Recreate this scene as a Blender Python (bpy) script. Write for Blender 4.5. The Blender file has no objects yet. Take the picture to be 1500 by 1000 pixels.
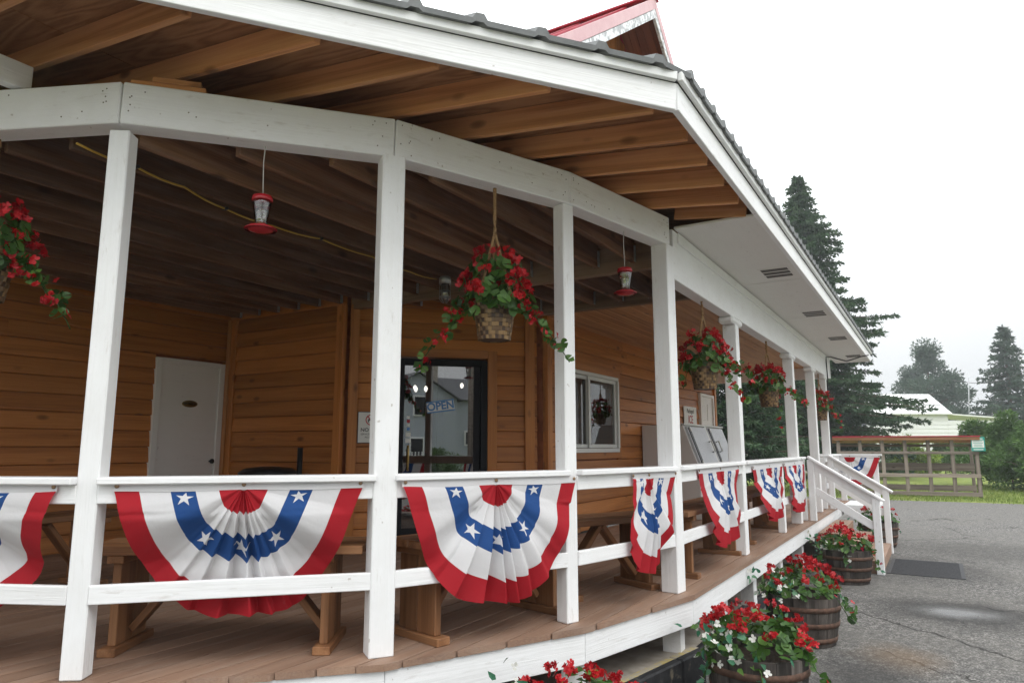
import bpy, bmesh, math, random
from mathutils import noise as mnoise
import numpy as np
from mathutils import Vector, Matrix
random.seed(7); np.random.seed(7)
SC = bpy.context.scene; COL = SC.collection
PI = math.pi
# ------------------------------------------------------------------ camera
# world frame: +X runs along the long porch wing, +Y into the building, ground at GZ
FPX = 1010.0; PITCH = math.atan(154.0/FPX); HEAD = math.radians(31.3)
CAM = Vector((-5.372, -1.810, 1.65))
F0 = Vector((math.cos(HEAD), math.sin(HEAD), 0)); R0 = Vector((math.sin(HEAD), -math.cos(HEAD), 0))
FW = F0*math.cos(PITCH) + Vector((0, 0, math.sin(PITCH))); UPV = R0.cross(FW)
cam = bpy.data.cameras.new('camera'); cam.sensor_width = 36; cam.lens = FPX/1500*36
cam.clip_start = .05; cam.clip_end = 2000
co = bpy.data.objects.new('camera', cam); COL.objects.link(co)
co.matrix_world = Matrix((( R0.x, UPV.x, -FW.x, CAM.x), (R0.y, UPV.y, -FW.y, CAM.y), (R0.z, UPV.z, -FW.z, CAM.z), (0, 0, 0, 1)))
SC.camera = co
# ------------------------------------------------------------------ sky and sun (overcast)
SUN_EL, SUN_AZ = math.radians(52), math.radians(250)     # azimuth measured from +X, counter-clockwise
wd = bpy.data.worlds.new('World'); SC.world = wd; wd.use_nodes = True
nt = wd.node_tree; N = nt.nodes; Lk = nt.links
bg = N['Background']
sky = N.new('ShaderNodeTexSky'); sky.sky_type = 'NISHITA'; sky.sun_disc = False
sky.sun_elevation = SUN_EL; sky.sun_rotation = PI/2 - SUN_AZ
sky.air_density = 1.0; sky.dust_density = 6.0; sky.ozone_density = 1.0
hs = N.new('ShaderNodeHueSaturation'); hs.inputs['Saturation'].default_value = .25; hs.inputs['Value'].default_value = .03
Lk.new(sky.outputs[0], hs.inputs['Color'])
tc = N.new('ShaderNodeTexCoord'); sep = N.new('ShaderNodeSeparateXYZ'); Lk.new(tc.outputs['Generated'], sep.inputs[0])
mr = N.new('ShaderNodeMapRange'); mr.inputs[1].default_value = 0; mr.inputs[2].default_value = 1
mr.inputs[3].default_value = 7.4; mr.inputs[4].default_value = 31.0
zc = N.new('ShaderNodeMath'); zc.operation = 'MAXIMUM'; zc.inputs[1].default_value = 0; Lk.new(sep.outputs['Z'], zc.inputs[0])
zp = N.new('ShaderNodeMath'); zp.operation = 'POWER'; zp.inputs[1].default_value = 1.2; Lk.new(zc.outputs[0], zp.inputs[0]); Lk.new(zp.outputs[0], mr.inputs[0])   # an overcast sky: dimmest at the horizon, brightest overhead
cl = N.new('ShaderNodeTexNoise'); cl.inputs['Scale'].default_value = 2.2; cl.inputs['Detail'].default_value = 3
Lk.new(tc.outputs['Generated'], cl.inputs['Vector'])
cm = N.new('ShaderNodeMapRange'); cm.inputs[1].default_value = .3; cm.inputs[2].default_value = .7; cm.inputs[3].default_value = .93; cm.inputs[4].default_value = 1.07
Lk.new(cl.outputs[0], cm.inputs[0])
mu = N.new('ShaderNodeMath'); mu.operation = 'MULTIPLY'; Lk.new(mr.outputs[0], mu.inputs[0]); Lk.new(cm.outputs[0], mu.inputs[1])
tint = N.new('ShaderNodeVectorMath'); tint.operation = 'SCALE'; tint.inputs[0].default_value = (.955, .985, 1.0); Lk.new(mu.outputs[0], tint.inputs['Scale'])
ad = N.new('ShaderNodeVectorMath'); ad.operation = 'ADD'; Lk.new(tint.outputs[0], ad.inputs[0]); Lk.new(hs.outputs[0], ad.inputs[1])
Lk.new(ad.outputs[0], bg.inputs['Color']); bg.inputs['Strength'].default_value = .1
sl = bpy.data.lights.new('sun', 'SUN'); sl.energy = .8; sl.angle = math.radians(25); sl.color = (1, .96, .9)
so = bpy.data.objects.new('sun', sl); COL.objects.link(so)
sd = Vector((math.cos(SUN_EL)*math.cos(SUN_AZ), math.cos(SUN_EL)*math.sin(SUN_AZ), math.sin(SUN_EL)))
so.rotation_euler = sd.to_track_quat('Z', 'Y').to_euler(); so.location = (0, 0, 30)
SC.view_settings.view_transform = 'Standard'; SC.view_settings.look = 'None'
SC.view_settings.exposure = 0.12; SC.view_settings.gamma = 1.0; SC.view_settings.use_curve_mapping = False
SC.cycles.max_bounces = 8; SC.cycles.diffuse_bounces = 5; SC.cycles.transparent_max_bounces = 12

# ------------------------------------------------------------------ pixel helpers (photo 1500x1000 -> a point on a plane)
def ray(x, y): return FW + R0*((x-750)/FPX) + UPV*((500-y)/FPX)
def onZ(x, y, z):
    r = ray(x, y); return CAM + r*((z-CAM.z)/r.z)
def onY(x, y, v):
    r = ray(x, y); return CAM + r*((v-CAM.y)/r.y)
def onX(x, y, u):
    r = ray(x, y); return CAM + r*((u-CAM.x)/r.x)
def onSeg(x, y, P, Q, off=0):
    d = Vector((Q[0]-P[0], Q[1]-P[1])).normalized(); n = Vector((d.y, -d.x, 0)); p = Vector((P[0], P[1], 0)) + n*off
    r = ray(x, y); return CAM + r*(((p-CAM).dot(n))/(r.dot(n)))
def far(x, y, d):
    r = ray(x, y); return CAM + r*(d/math.hypot(r.x, r.y))
GZ = -.15; DZ = .55      # ground and porch-floor heights

# ------------------------------------------------------------------ materials
MAT = {}
def mat(name, col=(.5, .5, .5), rough=.6, metal=0., spec=.5):
    m = bpy.data.materials.new(name); m.use_nodes = True; b = m.node_tree.nodes['Principled BSDF']
    b.inputs['Base Color'].default_value = (*col, 1); b.inputs['Roughness'].default_value = rough
    b.inputs['Metallic'].default_value = metal; b.inputs['Specular IOR Level'].default_value = spec
    MAT[name] = m; return m
class G:
    def __init__(s, m): s.m = m; s.nt = m.node_tree; s.b = s.nt.nodes['Principled BSDF']
    def n(s, t, **k):
        x = s.nt.nodes.new(t)
        for a, v in k.items(): setattr(x, a, v)
        return x
    def l(s, a, b): s.nt.links.new(a, b)
    def coord(s, scale=(1, 1, 1), kind='Object', rnd=True):
        t = s.n('ShaderNodeTexCoord'); mp = s.n('ShaderNodeMapping'); mp.inputs['Scale'].default_value = scale
        if rnd:
            oi = s.n('ShaderNodeObjectInfo'); cx = s.n('ShaderNodeVectorMath', operation='SCALE'); cx.inputs[0].default_value = (37, 17, 29)
            s.l(oi.outputs['Random'], cx.inputs['Scale']); a = s.n('ShaderNodeVectorMath', operation='ADD')
            s.l(t.outputs[kind], a.inputs[0]); s.l(cx.outputs[0], a.inputs[1]); s.l(a.outputs[0], mp.inputs[0])
        else: s.l(t.outputs[kind], mp.inputs[0])
        return mp.outputs[0]
    def noise(s, vec, scale, detail=3, rough=.5, dist=0):
        x = s.n('ShaderNodeTexNoise'); x.inputs['Scale'].default_value = scale; x.inputs['Detail'].default_value = detail
        x.inputs['Roughness'].default_value = rough; x.inputs['Distortion'].default_value = dist; s.l(vec, x.inputs['Vector']); return x.outputs[0]
    def ramp(s, v, stops):
        r = s.n('ShaderNodeValToRGB'); e = r.color_ramp.elements
        while len(e) < len(stops): e.new(.5)
        for q, (p, c) in zip(e, stops): q.position = p; q.color = (*c, 1) if len(c) == 3 else c
        s.l(v, r.inputs[0]); return r.outputs[0]
    def mix(s, f, a, b, mode='MIX'):
        x = s.n('ShaderNodeMix', data_type='RGBA', blend_type=mode)
        for i, v in ((0, f), (6, a), (7, b)):
            if hasattr(v, 'is_linked') or hasattr(v, 'links'): s.l(v, x.inputs[i])
            else: x.inputs[i].default_value = v if i == 0 else ((*v, 1) if len(v) == 3 else v)
        return x.outputs[2]
    def math(s, op, a, b=0.):
        x = s.n('ShaderNodeMath', operation=op)
        for i, v in ((0, a), (1, b)):
            if hasattr(v, 'links'): s.l(v, x.inputs[i])
            else: x.inputs[i].default_value = v
        return x.outputs[0]
    def bump(s, h, strength=.3, dist=.005):
        x = s.n('ShaderNodeBump'); x.inputs['Strength'].default_value = strength; x.inputs['Distance'].default_value = dist
        s.l(h, x.inputs['Height']); s.l(x.outputs[0], s.b.inputs['Normal'])
    def base(s, c): s.l(c, s.b.inputs['Base Color'])

def wood(name, dark, mid, light, rough=.6, rings=26., across=7., knots=True, bump=.35, wear=0., varb=.25, spec=.3, ringw=.34):
    m = mat(name, mid, rough, spec=spec); g = G(m)
    c1 = g.coord((.42, across, across)); n1 = g.noise(c1, 1.0, 1.5, .4, .1)
    rg = g.math('SINE', g.math('MULTIPLY', n1, rings*2)); rg = g.math('ADD', g.math('MULTIPLY', rg, .5), .5)
    c2 = g.coord((2.5, 120, 120)); fine = g.noise(c2, 1.0, 3, .6)
    v = g.math('ADD', g.math('MULTIPLY', rg, ringw), g.math('MULTIPLY', fine, 1.05-ringw))
    col = g.ramp(v, [(.12, dark), (.5, mid), (.92, light)])
    blot = g.noise(g.coord((1.2, 4, 4)), 1.0, 3, .6)
    col = g.mix(g.math('MULTIPLY', g.math('SUBTRACT', blot, .3), .4), col, dark)
    if knots:
        vo = g.n('ShaderNodeTexVoronoi'); vo.inputs['Scale'].default_value = 1.0; g.l(g.coord((2.1, 4.6, 4.6)), vo.inputs['Vector'])
        kn = g.ramp(vo.outputs['Distance'], [(.0, (1, 1, 1)), (.09, (.7, .7, .7)), (.16, (0, 0, 0))])
        col = g.mix(g.math('MULTIPLY', kn, .8), col, tuple(x*.35 for x in dark))
    oi = g.n('ShaderNodeObjectInfo'); vb = g.math('ADD', g.math('MULTIPLY', oi.outputs['Random'], varb*2), 1-varb)
    sc_ = g.n('ShaderNodeVectorMath', operation='SCALE'); g.l(col, sc_.inputs[0]); g.l(vb, sc_.inputs['Scale']); col = sc_.outputs[0]
    if wear:
        w = g.ramp(g.noise(g.coord((1.5, 9, 9)), 1.3, 5, .65), [(.45, (0, 0, 0)), (.7, (1, 1, 1))])
        col = g.mix(g.math('MULTIPLY', w, wear), col, (.33, .27, .23))
    g.base(col); g.bump(v, bump, .003); return m

wood('siding', (.20, .062, .012), (.42, .150, .031), (.55, .222, .056), rough=.5, rings=9, varb=.22, spec=.4, ringw=.25)
wood('rafter', (.33, .125, .043), (.57, .255, .098), (.70, .36, .155), rough=.6, rings=9, across=13, varb=.16, ringw=.42)
wood('plywood', (.18, .076, .031), (.31, .145, .062), (.41, .21, .097), rough=.65, rings=22, across=8.0, varb=.1, ringw=.45)
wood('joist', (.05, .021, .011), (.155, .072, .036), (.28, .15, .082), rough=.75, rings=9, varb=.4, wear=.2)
wood('girder', (.10, .06, .037), (.21, .135, .085), (.30, .205, .14), rough=.75, rings=8, varb=.2, wear=.3)
wood('pine', (.28, .12, .038), (.47, .225, .08), (.57, .31, .13), rough=.5, rings=9, varb=.12)
wood('deck', (.17, .095, .068), (.27, .168, .115), (.35, .235, .17), rough=.55, rings=6, across=9, knots=False, bump=.5, wear=.3, varb=.16, ringw=.2)
wood('bench', (.10, .042, .018), (.225, .105, .047), (.32, .165, .08), rough=.5, rings=12, varb=.22)
wood('weathered', (.11, .088, .072), (.22, .18, .15), (.33, .28, .24), rough=.8, rings=8, varb=.2)
wood('stave', (.012, .010, .009), (.05, .042, .037), (.12, .105, .095), rough=.75, rings=6, across=14, varb=.75, wear=.12, knots=False)
wood('gable_wood', (.12, .032, .014), (.25, .078, .033), (.33, .115, .05), rough=.6, rings=8, varb=.1)

def paint(name, col, rough=.5, dirt=(.52, .47, .41), amt=.22, grain=.6):
    m = mat(name, col, rough); g = G(m)
    fine = g.noise(g.coord((1.2, 55, 55)), 1.0, 4, .6); ring = g.noise(g.coord((.5, 11, 11)), 1.2, 2, .5, .4)
    ringw = g.math('SINE', g.math('MULTIPLY', ring, 55)); h = g.math('ADD', g.math('MULTIPLY', ringw, .10), fine)
    d = g.ramp(g.noise(g.coord((1.4, 2.2, 2.2)), 1.7, 6, .68), [(.42, (0, 0, 0)), (.78, (1, 1, 1))])
    c = g.mix(g.math('MULTIPLY', d, amt), col, dirt)
    sp = g.ramp(g.noise(g.coord((14, 14, 14)), 1.6, 2, .5), [(.735, (0, 0, 0)), (.76, (1, 1, 1))])
    c = g.mix(g.math('MULTIPLY', sp, .5), c, (.3, .24, .19))
    lo = g.math('MULTIPLY', g.math('SUBTRACT', .5, fine), .35); c = g.mix(lo, c, dirt)
    br = g.noise(g.coord((1.6, 16, 16)), 1.0, 4, .6); h = g.math('ADD', h, g.math('MULTIPLY', br, 1.2))
    sc2 = g.ramp(g.noise(g.coord((5, 26, 26)), 1.0, 5, .7), [(.60, (0, 0, 0)), (.72, (1, 1, 1))]); c = g.mix(g.math('MULTIPLY', sc2, amt*1.6), c, (.42, .37, .32))
    g.base(c); g.bump(h, grain, .003); return m
paint('white_paint', (.83, .83, .835), dirt=(.52, .49, .45), amt=.24); paint('white_metal_paint', (.78, .785, .78), .35, grain=.05, amt=.12)
paint('soffit_white', (.74, .72, .69), .6, amt=.12, grain=.05)
paint('door_white', (.76, .73, .70), .45, grain=.05, amt=.1)
paint('far_white', (.78, .79, .79), .6, grain=.1, amt=.15); paint('far_blue', (.36, .40, .46), .6, grain=.1, amt=.15)
paint('appliance', (.66, .64, .62), .4, grain=.02, amt=.1); paint('cream_house', (.66, .66, .58), .6, grain=.05)

def speck(name, stops, scale, rough=.8, bump=.4, dist=.004, metal=0, spec=.3, detail=4, vec=(1, 1, 1), rnd=True):
    m = mat(name, stops[0][1], rough, metal, spec); g = G(m); n = g.noise(g.coord(vec, rnd=rnd), scale, detail, .6)
    g.base(g.ramp(n, stops)); g.bump(n, bump, dist); return m
speck('galvanised', [(.3, (.3, .31, .32)), (.7, (.5, .51, .52))], 30, .45, .1, metal=.6)
speck('roof_metal', [(.3, (.125, .13, .13)), (.7, (.18, .185, .185))], 8, .45, .1, metal=.3)
speck('flashing', [(.4, (.35, .36, .37)), (.55, (.75, .76, .77))], 14, .4, .1, metal=.2, detail=2)
speck('red_metal', [(.3, (.34, .018, .04)), (.7, (.42, .028, .055))], 6, .35, .05)
speck('steel', [(.3, (.42, .43, .45)), (.7, (.55, .56, .58))], 60, .4, .06, metal=.35, vec=(1, 1, 12))
speck('hoop', [(.3, (.06, .035, .025)), (.7, (.15, .085, .06))], 25, .7, .3, metal=.3)
speck('concrete', [(.3, (.26, .23, .19)), (.7, (.42, .38, .33))], 7, .9, .5, .01)
speck('black_paint', [(.35, (.012, .012, .014)), (.62, (.03, .03, .032)), (.75, (.2, .17, .12))], 9, .7, .7, .01)
speck('soil', [(.3, (.02, .014, .01)), (.7, (.06, .04, .03))], 30, .95, .8, .02)
speck('rubber', [(.3, (.03, .03, .033)), (.7, (.055, .055, .06))], 40, .7, .4)
speck('bark', [(.3, (.05, .035, .025)), (.7, (.13, .095, .07))], 9, .95, .8, .03, vec=(4, 4, 1))
speck('rope', [(.3, (.2, .115, .05)), (.7, (.38, .235, .115))], 60, .9, .5)
speck('shingle', [(.3, (.06, .062, .068)), (.7, (.12, .122, .13))], 12, .9, .3)
speck('faded_red', [(.35, (.60, .33, .36)), (.65, (.68, .43, .45))], 3, .4, .05)  # red metal trim with the pale sky glare put into its colour
mat('black', (.012, .012, .014), .45); mat('dark_bronze', (.010, .010, .013), .6, spec=.2); mat('vent_dark', (.09, .08, .075), .7)
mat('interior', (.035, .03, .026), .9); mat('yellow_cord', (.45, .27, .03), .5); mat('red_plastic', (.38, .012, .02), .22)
mat('alu', (.62, .62, .60), .4, .2); mat('brass', (.42, .29, .10), .35, .6); mat('sign_white', (.72, .71, .68), .5)
mat('sign_red', (.45, .02, .03), .5); mat('sign_black', (.03, .03, .03), .5); mat('sign_green', (.02, .30, .24), .5); mat('sign_blue', (.08, .22, .5), .5)
mat('grommet', (.30, .2, .12), .4, .6); mat('wire', (.03, .03, .03), .6); mat('cord_white', (.6, .58, .54), .7)
mat('wicker_a', (.25, .15, .065), .35); mat('wicker_b', (.13, .075, .036), .4); mat('wicker_c', (.05, .027, .017), .5)
speck('yellow_paint', [(.40, (.42, .33, .13)), (.52, (.33, .29, .22))], 16, .9, .5, .01)

def glass(name, tint, refl):
    m = bpy.data.materials.new(name); m.use_nodes = True; t = m.node_tree; t.nodes.remove(t.nodes['Principled BSDF'])
    out = t.nodes['Material Output']; tr = t.nodes.new('ShaderNodeBsdfTransparent'); tr.inputs[0].default_value = (*tint, 1)
    gl = t.nodes.new('ShaderNodeBsdfGlossy'); gl.inputs['Roughness'].default_value = .01
    lw = t.nodes.new('ShaderNodeFresnel'); lw.inputs[0].default_value = 1.5
    mm = t.nodes.new('ShaderNodeMath'); mm.operation = 'MULTIPLY_ADD'; mm.use_clamp = True; mm.inputs[1].default_value = 1.; mm.inputs[2].default_value = refl
    mx = t.nodes.new('ShaderNodeMixShader'); t.links.new(lw.outputs[0], mm.inputs[0]); t.links.new(mm.outputs[0], mx.inputs[0])
    t.links.new(tr.outputs[0], mx.inputs[1]); t.links.new(gl.outputs[0], mx.inputs[2]); t.links.new(mx.outputs[0], out.inputs[0]); MAT[name] = m
glass('door_glass', (.33, .34, .34), .26); glass('window_glass', (.42, .43, .43), .1); glass('clear', (.95, .95, .94), .14)
def emit(name, col, s):
    m = mat(name, col); m.node_tree.nodes['Principled BSDF'].inputs['Emission Color'].default_value = (*col, 1); m.node_tree.nodes['Principled BSDF'].inputs['Emission Strength'].default_value = s
emit('bulb', (1, .93, .8), 6)

def leafm(name, stops, trans=.3, rough=.45):
    m = mat(name, stops[1][1], rough, spec=.35); g = G(m)
    oi = g.n('ShaderNodeObjectInfo'); c = g.coord((1, 1, 1), rnd=True); n = g.noise(c, 14, 2)
    v = g.math('ADD', g.math('MULTIPLY', n, .6), g.math('MULTIPLY', oi.outputs['Random'], .4)); col = g.ramp(v, stops); g.base(col)
    tr = g.n('ShaderNodeBsdfTranslucent'); g.l(col, tr.inputs[0]); mx = g.n('ShaderNodeMixShader'); mx.inputs[0].default_value = trans
    out = g.nt.nodes['Material Output']; g.l(g.b.outputs[0], mx.inputs[1]); g.l(tr.outputs[0], mx.inputs[2]); g.l(mx.outputs[0], out.inputs[0]); return m
leafm('leaf', [(.25, (.022, .055, .010)), (.5, (.05, .125, .022)), (.8, (.13, .24, .05))])
leafm('leaf_pale', [(.25, (.02, .11, .06)), (.5, (.05, .2, .11)), (.8, (.2, .34, .2))])
leafm('petal_red', [(.25, (.28, .004, .010)), (.5, (.48, .010, .016)), (.8, (.62, .03, .035))], .25)
leafm('petal_white', [(.25, (.5, .5, .46)), (.5, (.68, .67, .62)), (.8, (.75, .74, .7))], .25)
leafm('petal_pink', [(.25, (.4, .01, .03)), (.5, (.55, .03, .07)), (.8, (.6, .06, .1))], .25)
def foliage(name, stops, scale=1.2):
    m = mat(name, stops[1][1], .7, spec=.2); g = G(m)
    n = g.noise(g.coord((1, 1, 1), rnd=False), scale, 4, .65); col = g.ramp(n, stops); g.base(col)
    tr = g.n('ShaderNodeBsdfTranslucent'); g.l(col, tr.inputs[0]); mx = g.n('ShaderNodeMixShader'); mx.inputs[0].default_value = .2
    out = g.nt.nodes['Material Output']; g.l(g.b.outputs[0], mx.inputs[1]); g.l(tr.outputs[0], mx.inputs[2]); g.l(mx.outputs[0], out.inputs[0])
foliage('spruce_needles', [(.3, (.020, .046, .022)), (.5, (.046, .092, .042)), (.72, (.095, .15, .07))])
foliage('pine_needles', [(.3, (.03, .055, .04)), (.5, (.055, .092, .062)), (.72, (.085, .13, .085))])
foliage('shrub_leaves', [(.3, (.035, .075, .02)), (.5, (.07, .135, .036)), (.72, (.13, .21, .06))], 2.5)
foliage('lime_leaves', [(.3, (.10, .17, .02)), (.5, (.19, .27, .035)), (.72, (.28, .36, .06))], 2.5)
foliage('grass_blades', [(.3, (.09, .15, .03)), (.5, (.16, .22, .05)), (.72, (.26, .27, .09))], .8)

# bunting cloth: red, white and blue, the blue one with printed white stars laid out in its UVs
def cloth(name, col, star=False):
    m = mat(name, col, .75, spec=.2); g = G(m); c = g.n('ShaderNodeRGB'); c.outputs[0].default_value = (*col, 1); colr = c.outputs[0]
    if star:
        uv = g.n('ShaderNodeUVMap'); s = g.n('ShaderNodeSeparateXYZ'); g.l(uv.outputs[0], s.inputs[0])
        x, y = s.outputs[0], s.outputs[1]; rho = g.math('SQRT', g.math('ADD', g.math('MULTIPLY', x, x), g.math('MULTIPLY', y, y)))
        a = g.math('ARCTAN2', x, y); a = g.math('PINGPONG', a, PI/5)
        q1 = g.math('MULTIPLY', rho, g.math('COSINE', a)); q2 = g.math('MULTIPLY', rho, g.math('SINE', a))
        ix, iy = .382*math.cos(PI/5), .382*math.sin(PI/5)      # tip (1,0) to notch (ix,iy)
        cr = g.math('SUBTRACT', g.math('MULTIPLY', g.math('SUBTRACT', q1, 1.), iy), g.math('MULTIPLY', q2, ix-1.))
        f = g.math('LESS_THAN', cr, 0.); colr = g.mix(f, colr, (.74, .73, .74))
    w = g.noise(g.coord((1, 1, 1)), 9, 4, .6); colr = g.mix(g.math('MULTIPLY', w, .12), colr, tuple(x*.5 for x in col))
    g.base(colr); g.bump(g.noise(g.coord((1, 1, 1)), 14, 4, .55), .35, .012)
    tr = g.n('ShaderNodeBsdfTranslucent'); g.l(colr, tr.inputs[0]); mx = g.n('ShaderNodeMixShader'); mx.inputs[0].default_value = .22
    out = g.nt.nodes['Material Output']; g.l(g.b.outputs[0], mx.inputs[1]); g.l(tr.outputs[0], mx.inputs[2]); g.l(mx.outputs[0], out.inputs[0])
cloth('cloth_red', (.42, .016, .026)); cloth('cloth_white', (.74, .73, .74)); cloth('cloth_blue', (.02, .075, .25), True)

# asphalt: aggregate, cracks, stains, damp patches and one shallow puddle
m = mat('asphalt', (.1, .1, .1), .9, spec=.12); g = G(m); P = g.coord((1, 1, 1), rnd=False)
agg = g.math('ADD', g.math('MULTIPLY', g.noise(P, 60, 2, .7), .5), g.math('MULTIPLY', g.noise(P, 19, 4, .8), .5)); big = g.noise(P, .55, 5, .62); med = g.noise(P, 6, 4, .6)
col = g.ramp(agg, [(.39, (.026, .025, .024)), (.5, (.115, .110, .105)), (.60, (.36, .345, .325))])
col = g.mix(g.ramp(big, [(.35, (0, 0, 0)), (.62, (.6, .6, .6))]), col, (.15, .142, .13))
col = g.mix(g.math('MULTIPLY', g.ramp(med, [(.45, (0, 0, 0)), (.7, (1, 1, 1))]), .45), col, (.07, .07, .07))
vo = g.n('ShaderNodeTexVoronoi', feature='DISTANCE_TO_EDGE'); vo.inputs['Scale'].default_value = .33
wp = g.n('ShaderNodeVectorMath', operation='ADD'); g.l(P, wp.inputs[0]); nz = g.n('ShaderNodeTexNoise'); nz.inputs['Scale'].default_value = 1.6; nz.inputs['Detail'].default_value = 5; g.l(P, nz.inputs['Vector'])
g.l(nz.outputs['Color'], wp.inputs[1]); g.l(wp.outputs[0], vo.inputs['Vector'])
crk = g.ramp(vo.outputs['Distance'], [(0, (1, 1, 1)), (.004, (1, 1, 1)), (.012, (0, 0, 0))])
crk = g.math('MULTIPLY', crk, g.ramp(g.noise(P, .8, 3, .6), [(.48, (0, 0, 0)), (.6, (1, 1, 1))]))
def line(x0, y0, x1, y1, wd, nza):
    L_ = math.hypot(x1-x0, y1-y0); dx, dy = (x1-x0)/L_, (y1-y0)/L_
    sx = g.n('ShaderNodeSeparateXYZ'); g.l(P, sx.inputs[0]); a = g.math('ADD', g.math('MULTIPLY', sx.outputs[0], -dy), g.math('MULTIPLY', sx.outputs[1], dx)); a = g.math('ADD', a, dy*x0-dx*y0)
    a = g.math('ABSOLUTE', g.math('ADD', a, g.math('MULTIPLY', g.math('SUBTRACT', g.noise(P, 1.7, 6, .6), .5), nza)))
    t = g.math('ADD', g.math('MULTIPLY', sx.outputs[0], dx), g.math('MULTIPLY', sx.outputs[1], dy)); t = g.math('SUBTRACT', t, dx*x0+dy*y0)
    inn = g.math('MULTIPLY', g.math('GREATER_THAN', t, 0.), g.math('LESS_THAN', t, L_)); return g.math('MULTIPLY', g.ramp(a, [(wd*.5, (1, 1, 1)), (wd, (0, 0, 0))]), inn)
crk = g.math('MAXIMUM', crk, line(3.45, -.95, 1.4, -3.2, .02, .5)); crk = g.math('MAXIMUM', crk, line(1.9, -1.2, .9, -2.6, .016, .6))
col = g.mix(g.math('MULTIPLY', crk, .8), col, (.03, .028, .026))
def blob(cx, cy, rx, ry, soft=.5, nzs=2.5, nza=.5):
    mp = g.n('ShaderNodeMapping'); mp.inputs['Location'].default_value = (-cx/rx, -cy/ry, 0); mp.inputs['Scale'].default_value = (1/rx, 1/ry, 0); g.l(P, mp.inputs[0])
    ln = g.n('ShaderNodeVectorMath', operation='LENGTH'); g.l(mp.outputs[0], ln.inputs[0])
    d = g.math('ADD', ln.outputs['Value'], g.math('MULTIPLY', g.math('SUBTRACT', g.noise(P, nzs, 5, .65), .5), nza*2))
    return g.ramp(d, [(1-soft, (1, 1, 1)), (1.0, (0, 0, 0))])
damp = blob(3.9, -1.95, .9, 1.2, .55, 1.5, .6); pud = blob(3.95, -1.85, .42, .6, .75, 1.8, .45)
rust = blob(1.75, -1.4, .6, .42, .7); damp2 = blob(6.9, -1.5, 1.6, 1.2, .5); damp3 = blob(.95, -1.2, .95, .5, .6); damp4 = blob(9.5, -2.6, 1.6, 1.6, .5)
col = g.mix(g.math('MULTIPLY', rust, .5), col, (.17, .115, .07))
for d_, s_ in ((damp, .7), (damp2, .45), (damp3, .65), (damp4, .35)): col = g.mix(g.math('MULTIPLY', d_, s_), col, (.035, .034, .034))
g.base(col); rg = g.math('MULTIPLY', g.math('SUBTRACT', 1., pud), .86); rg = g.math('ADD', rg, .03)
g.l(rg, g.b.inputs['Roughness'])
bp = g.n('ShaderNodeBump'); bp.inputs['Distance'].default_value = .006; g.l(g.math('SUBTRACT', agg, crk), bp.inputs['Height'])
g.l(g.math('MULTIPLY', g.math('SUBTRACT', 1., pud), .7), bp.inputs['Strength']); g.l(bp.outputs[0], g.b.inputs['Normal'])
m = mat('lawn', (.1, .16, .04), .9, spec=.2); g = G(m); P = g.coord((1, 1, 1), rnd=False)
col = g.ramp(g.noise(P, .9, 6, .7), [(.3, (.12, .165, .035)), (.5, (.18, .225, .05)), (.72, (.27, .28, .09))]); g.base(col); g.bump(g.noise(P, 25, 4, .7), .8, .05)

# ------------------------------------------------------------------ object helpers
def link(o): COL.objects.link(o); return o
def parent(o, p):
    if p is not None: o.parent = p; o.matrix_parent_inverse = p.matrix_basis.inverted()
    return o
def tag(o, label, cat, group=None):
    o['label'] = label; o['category'] = cat
    if group: o['group'] = group
    return o
def thing(name, loc, label, cat, group=None):
    o = bpy.data.objects.new(name, None); o.location = loc; o.empty_display_size = .2; link(o)
    o.matrix_basis = Matrix.Translation(Vector(loc)); return tag(o, label, cat, group)
def mk(name, me, m, par=None, mw=None):
    o = bpy.data.objects.new(name, me); link(o)
    if m is not None and not me.materials:
        for x in (m if isinstance(m, (list, tuple)) else [m]): me.materials.append(MAT[x])
    if mw is not None: o.matrix_basis = mw
    return parent(o, par)
def pyd(name, vs, fs, smooth=False):
    me = bpy.data.meshes.new(name); me.from_pydata([tuple(v) for v in vs], [], [tuple(f) for f in fs]); me.update()
    if smooth: me.polygons.foreach_set('use_smooth', [True]*len(me.polygons))
    return me
CACHE = {}
def boxmesh(lx, ly, lz, bev, m):
    k = (round(lx, 3), round(ly, 3), round(lz, 3), bev, m)
    if k in CACHE: return CACHE[k]
    bm = bmesh.new(); bmesh.ops.create_cube(bm, size=1)
    for v in bm.verts: v.co = Vector((v.co.x*lx, v.co.y*ly, v.co.z*lz))
    if bev: bmesh.ops.bevel(bm, geom=list(bm.edges), offset=min(bev, .3*min(lx, ly, lz)), segments=1, affect='EDGES')
    me = bpy.data.meshes.new('box'); bm.to_mesh(me); bm.free(); me.materials.append(MAT[m]); CACHE[k] = me; return me
def frame(d, up):
    x = Vector(d).normalized(); u = Vector(up); z = (u - x*u.dot(x)).normalized(); y = z.cross(x)
    return Matrix(((x.x, y.x, z.x, 0), (x.y, y.y, z.y, 0), (x.z, y.z, z.z, 0), (0, 0, 0, 1)))
def board(name, a, b, t, h, m, par=None, up=(0, 0, 1), bev=.004, ext=0):
    """a timber from a to b (centre line), t wide across, h high along up; grain runs along local X"""
    a = Vector(a); b = Vector(b); d = (b-a); L = d.length + ext*2
    return mk(name, boxmesh(L, t, h, bev, m), None, par, Matrix.Translation((a+b)/2) @ frame(d, up))
def box(name, c, s, m, par=None, bev=.004, rz=0):
    return mk(name, boxmesh(*s, bev, m), None, par, Matrix.Translation(Vector(c)) @ Matrix.Rotation(rz, 4, 'Z'))
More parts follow.
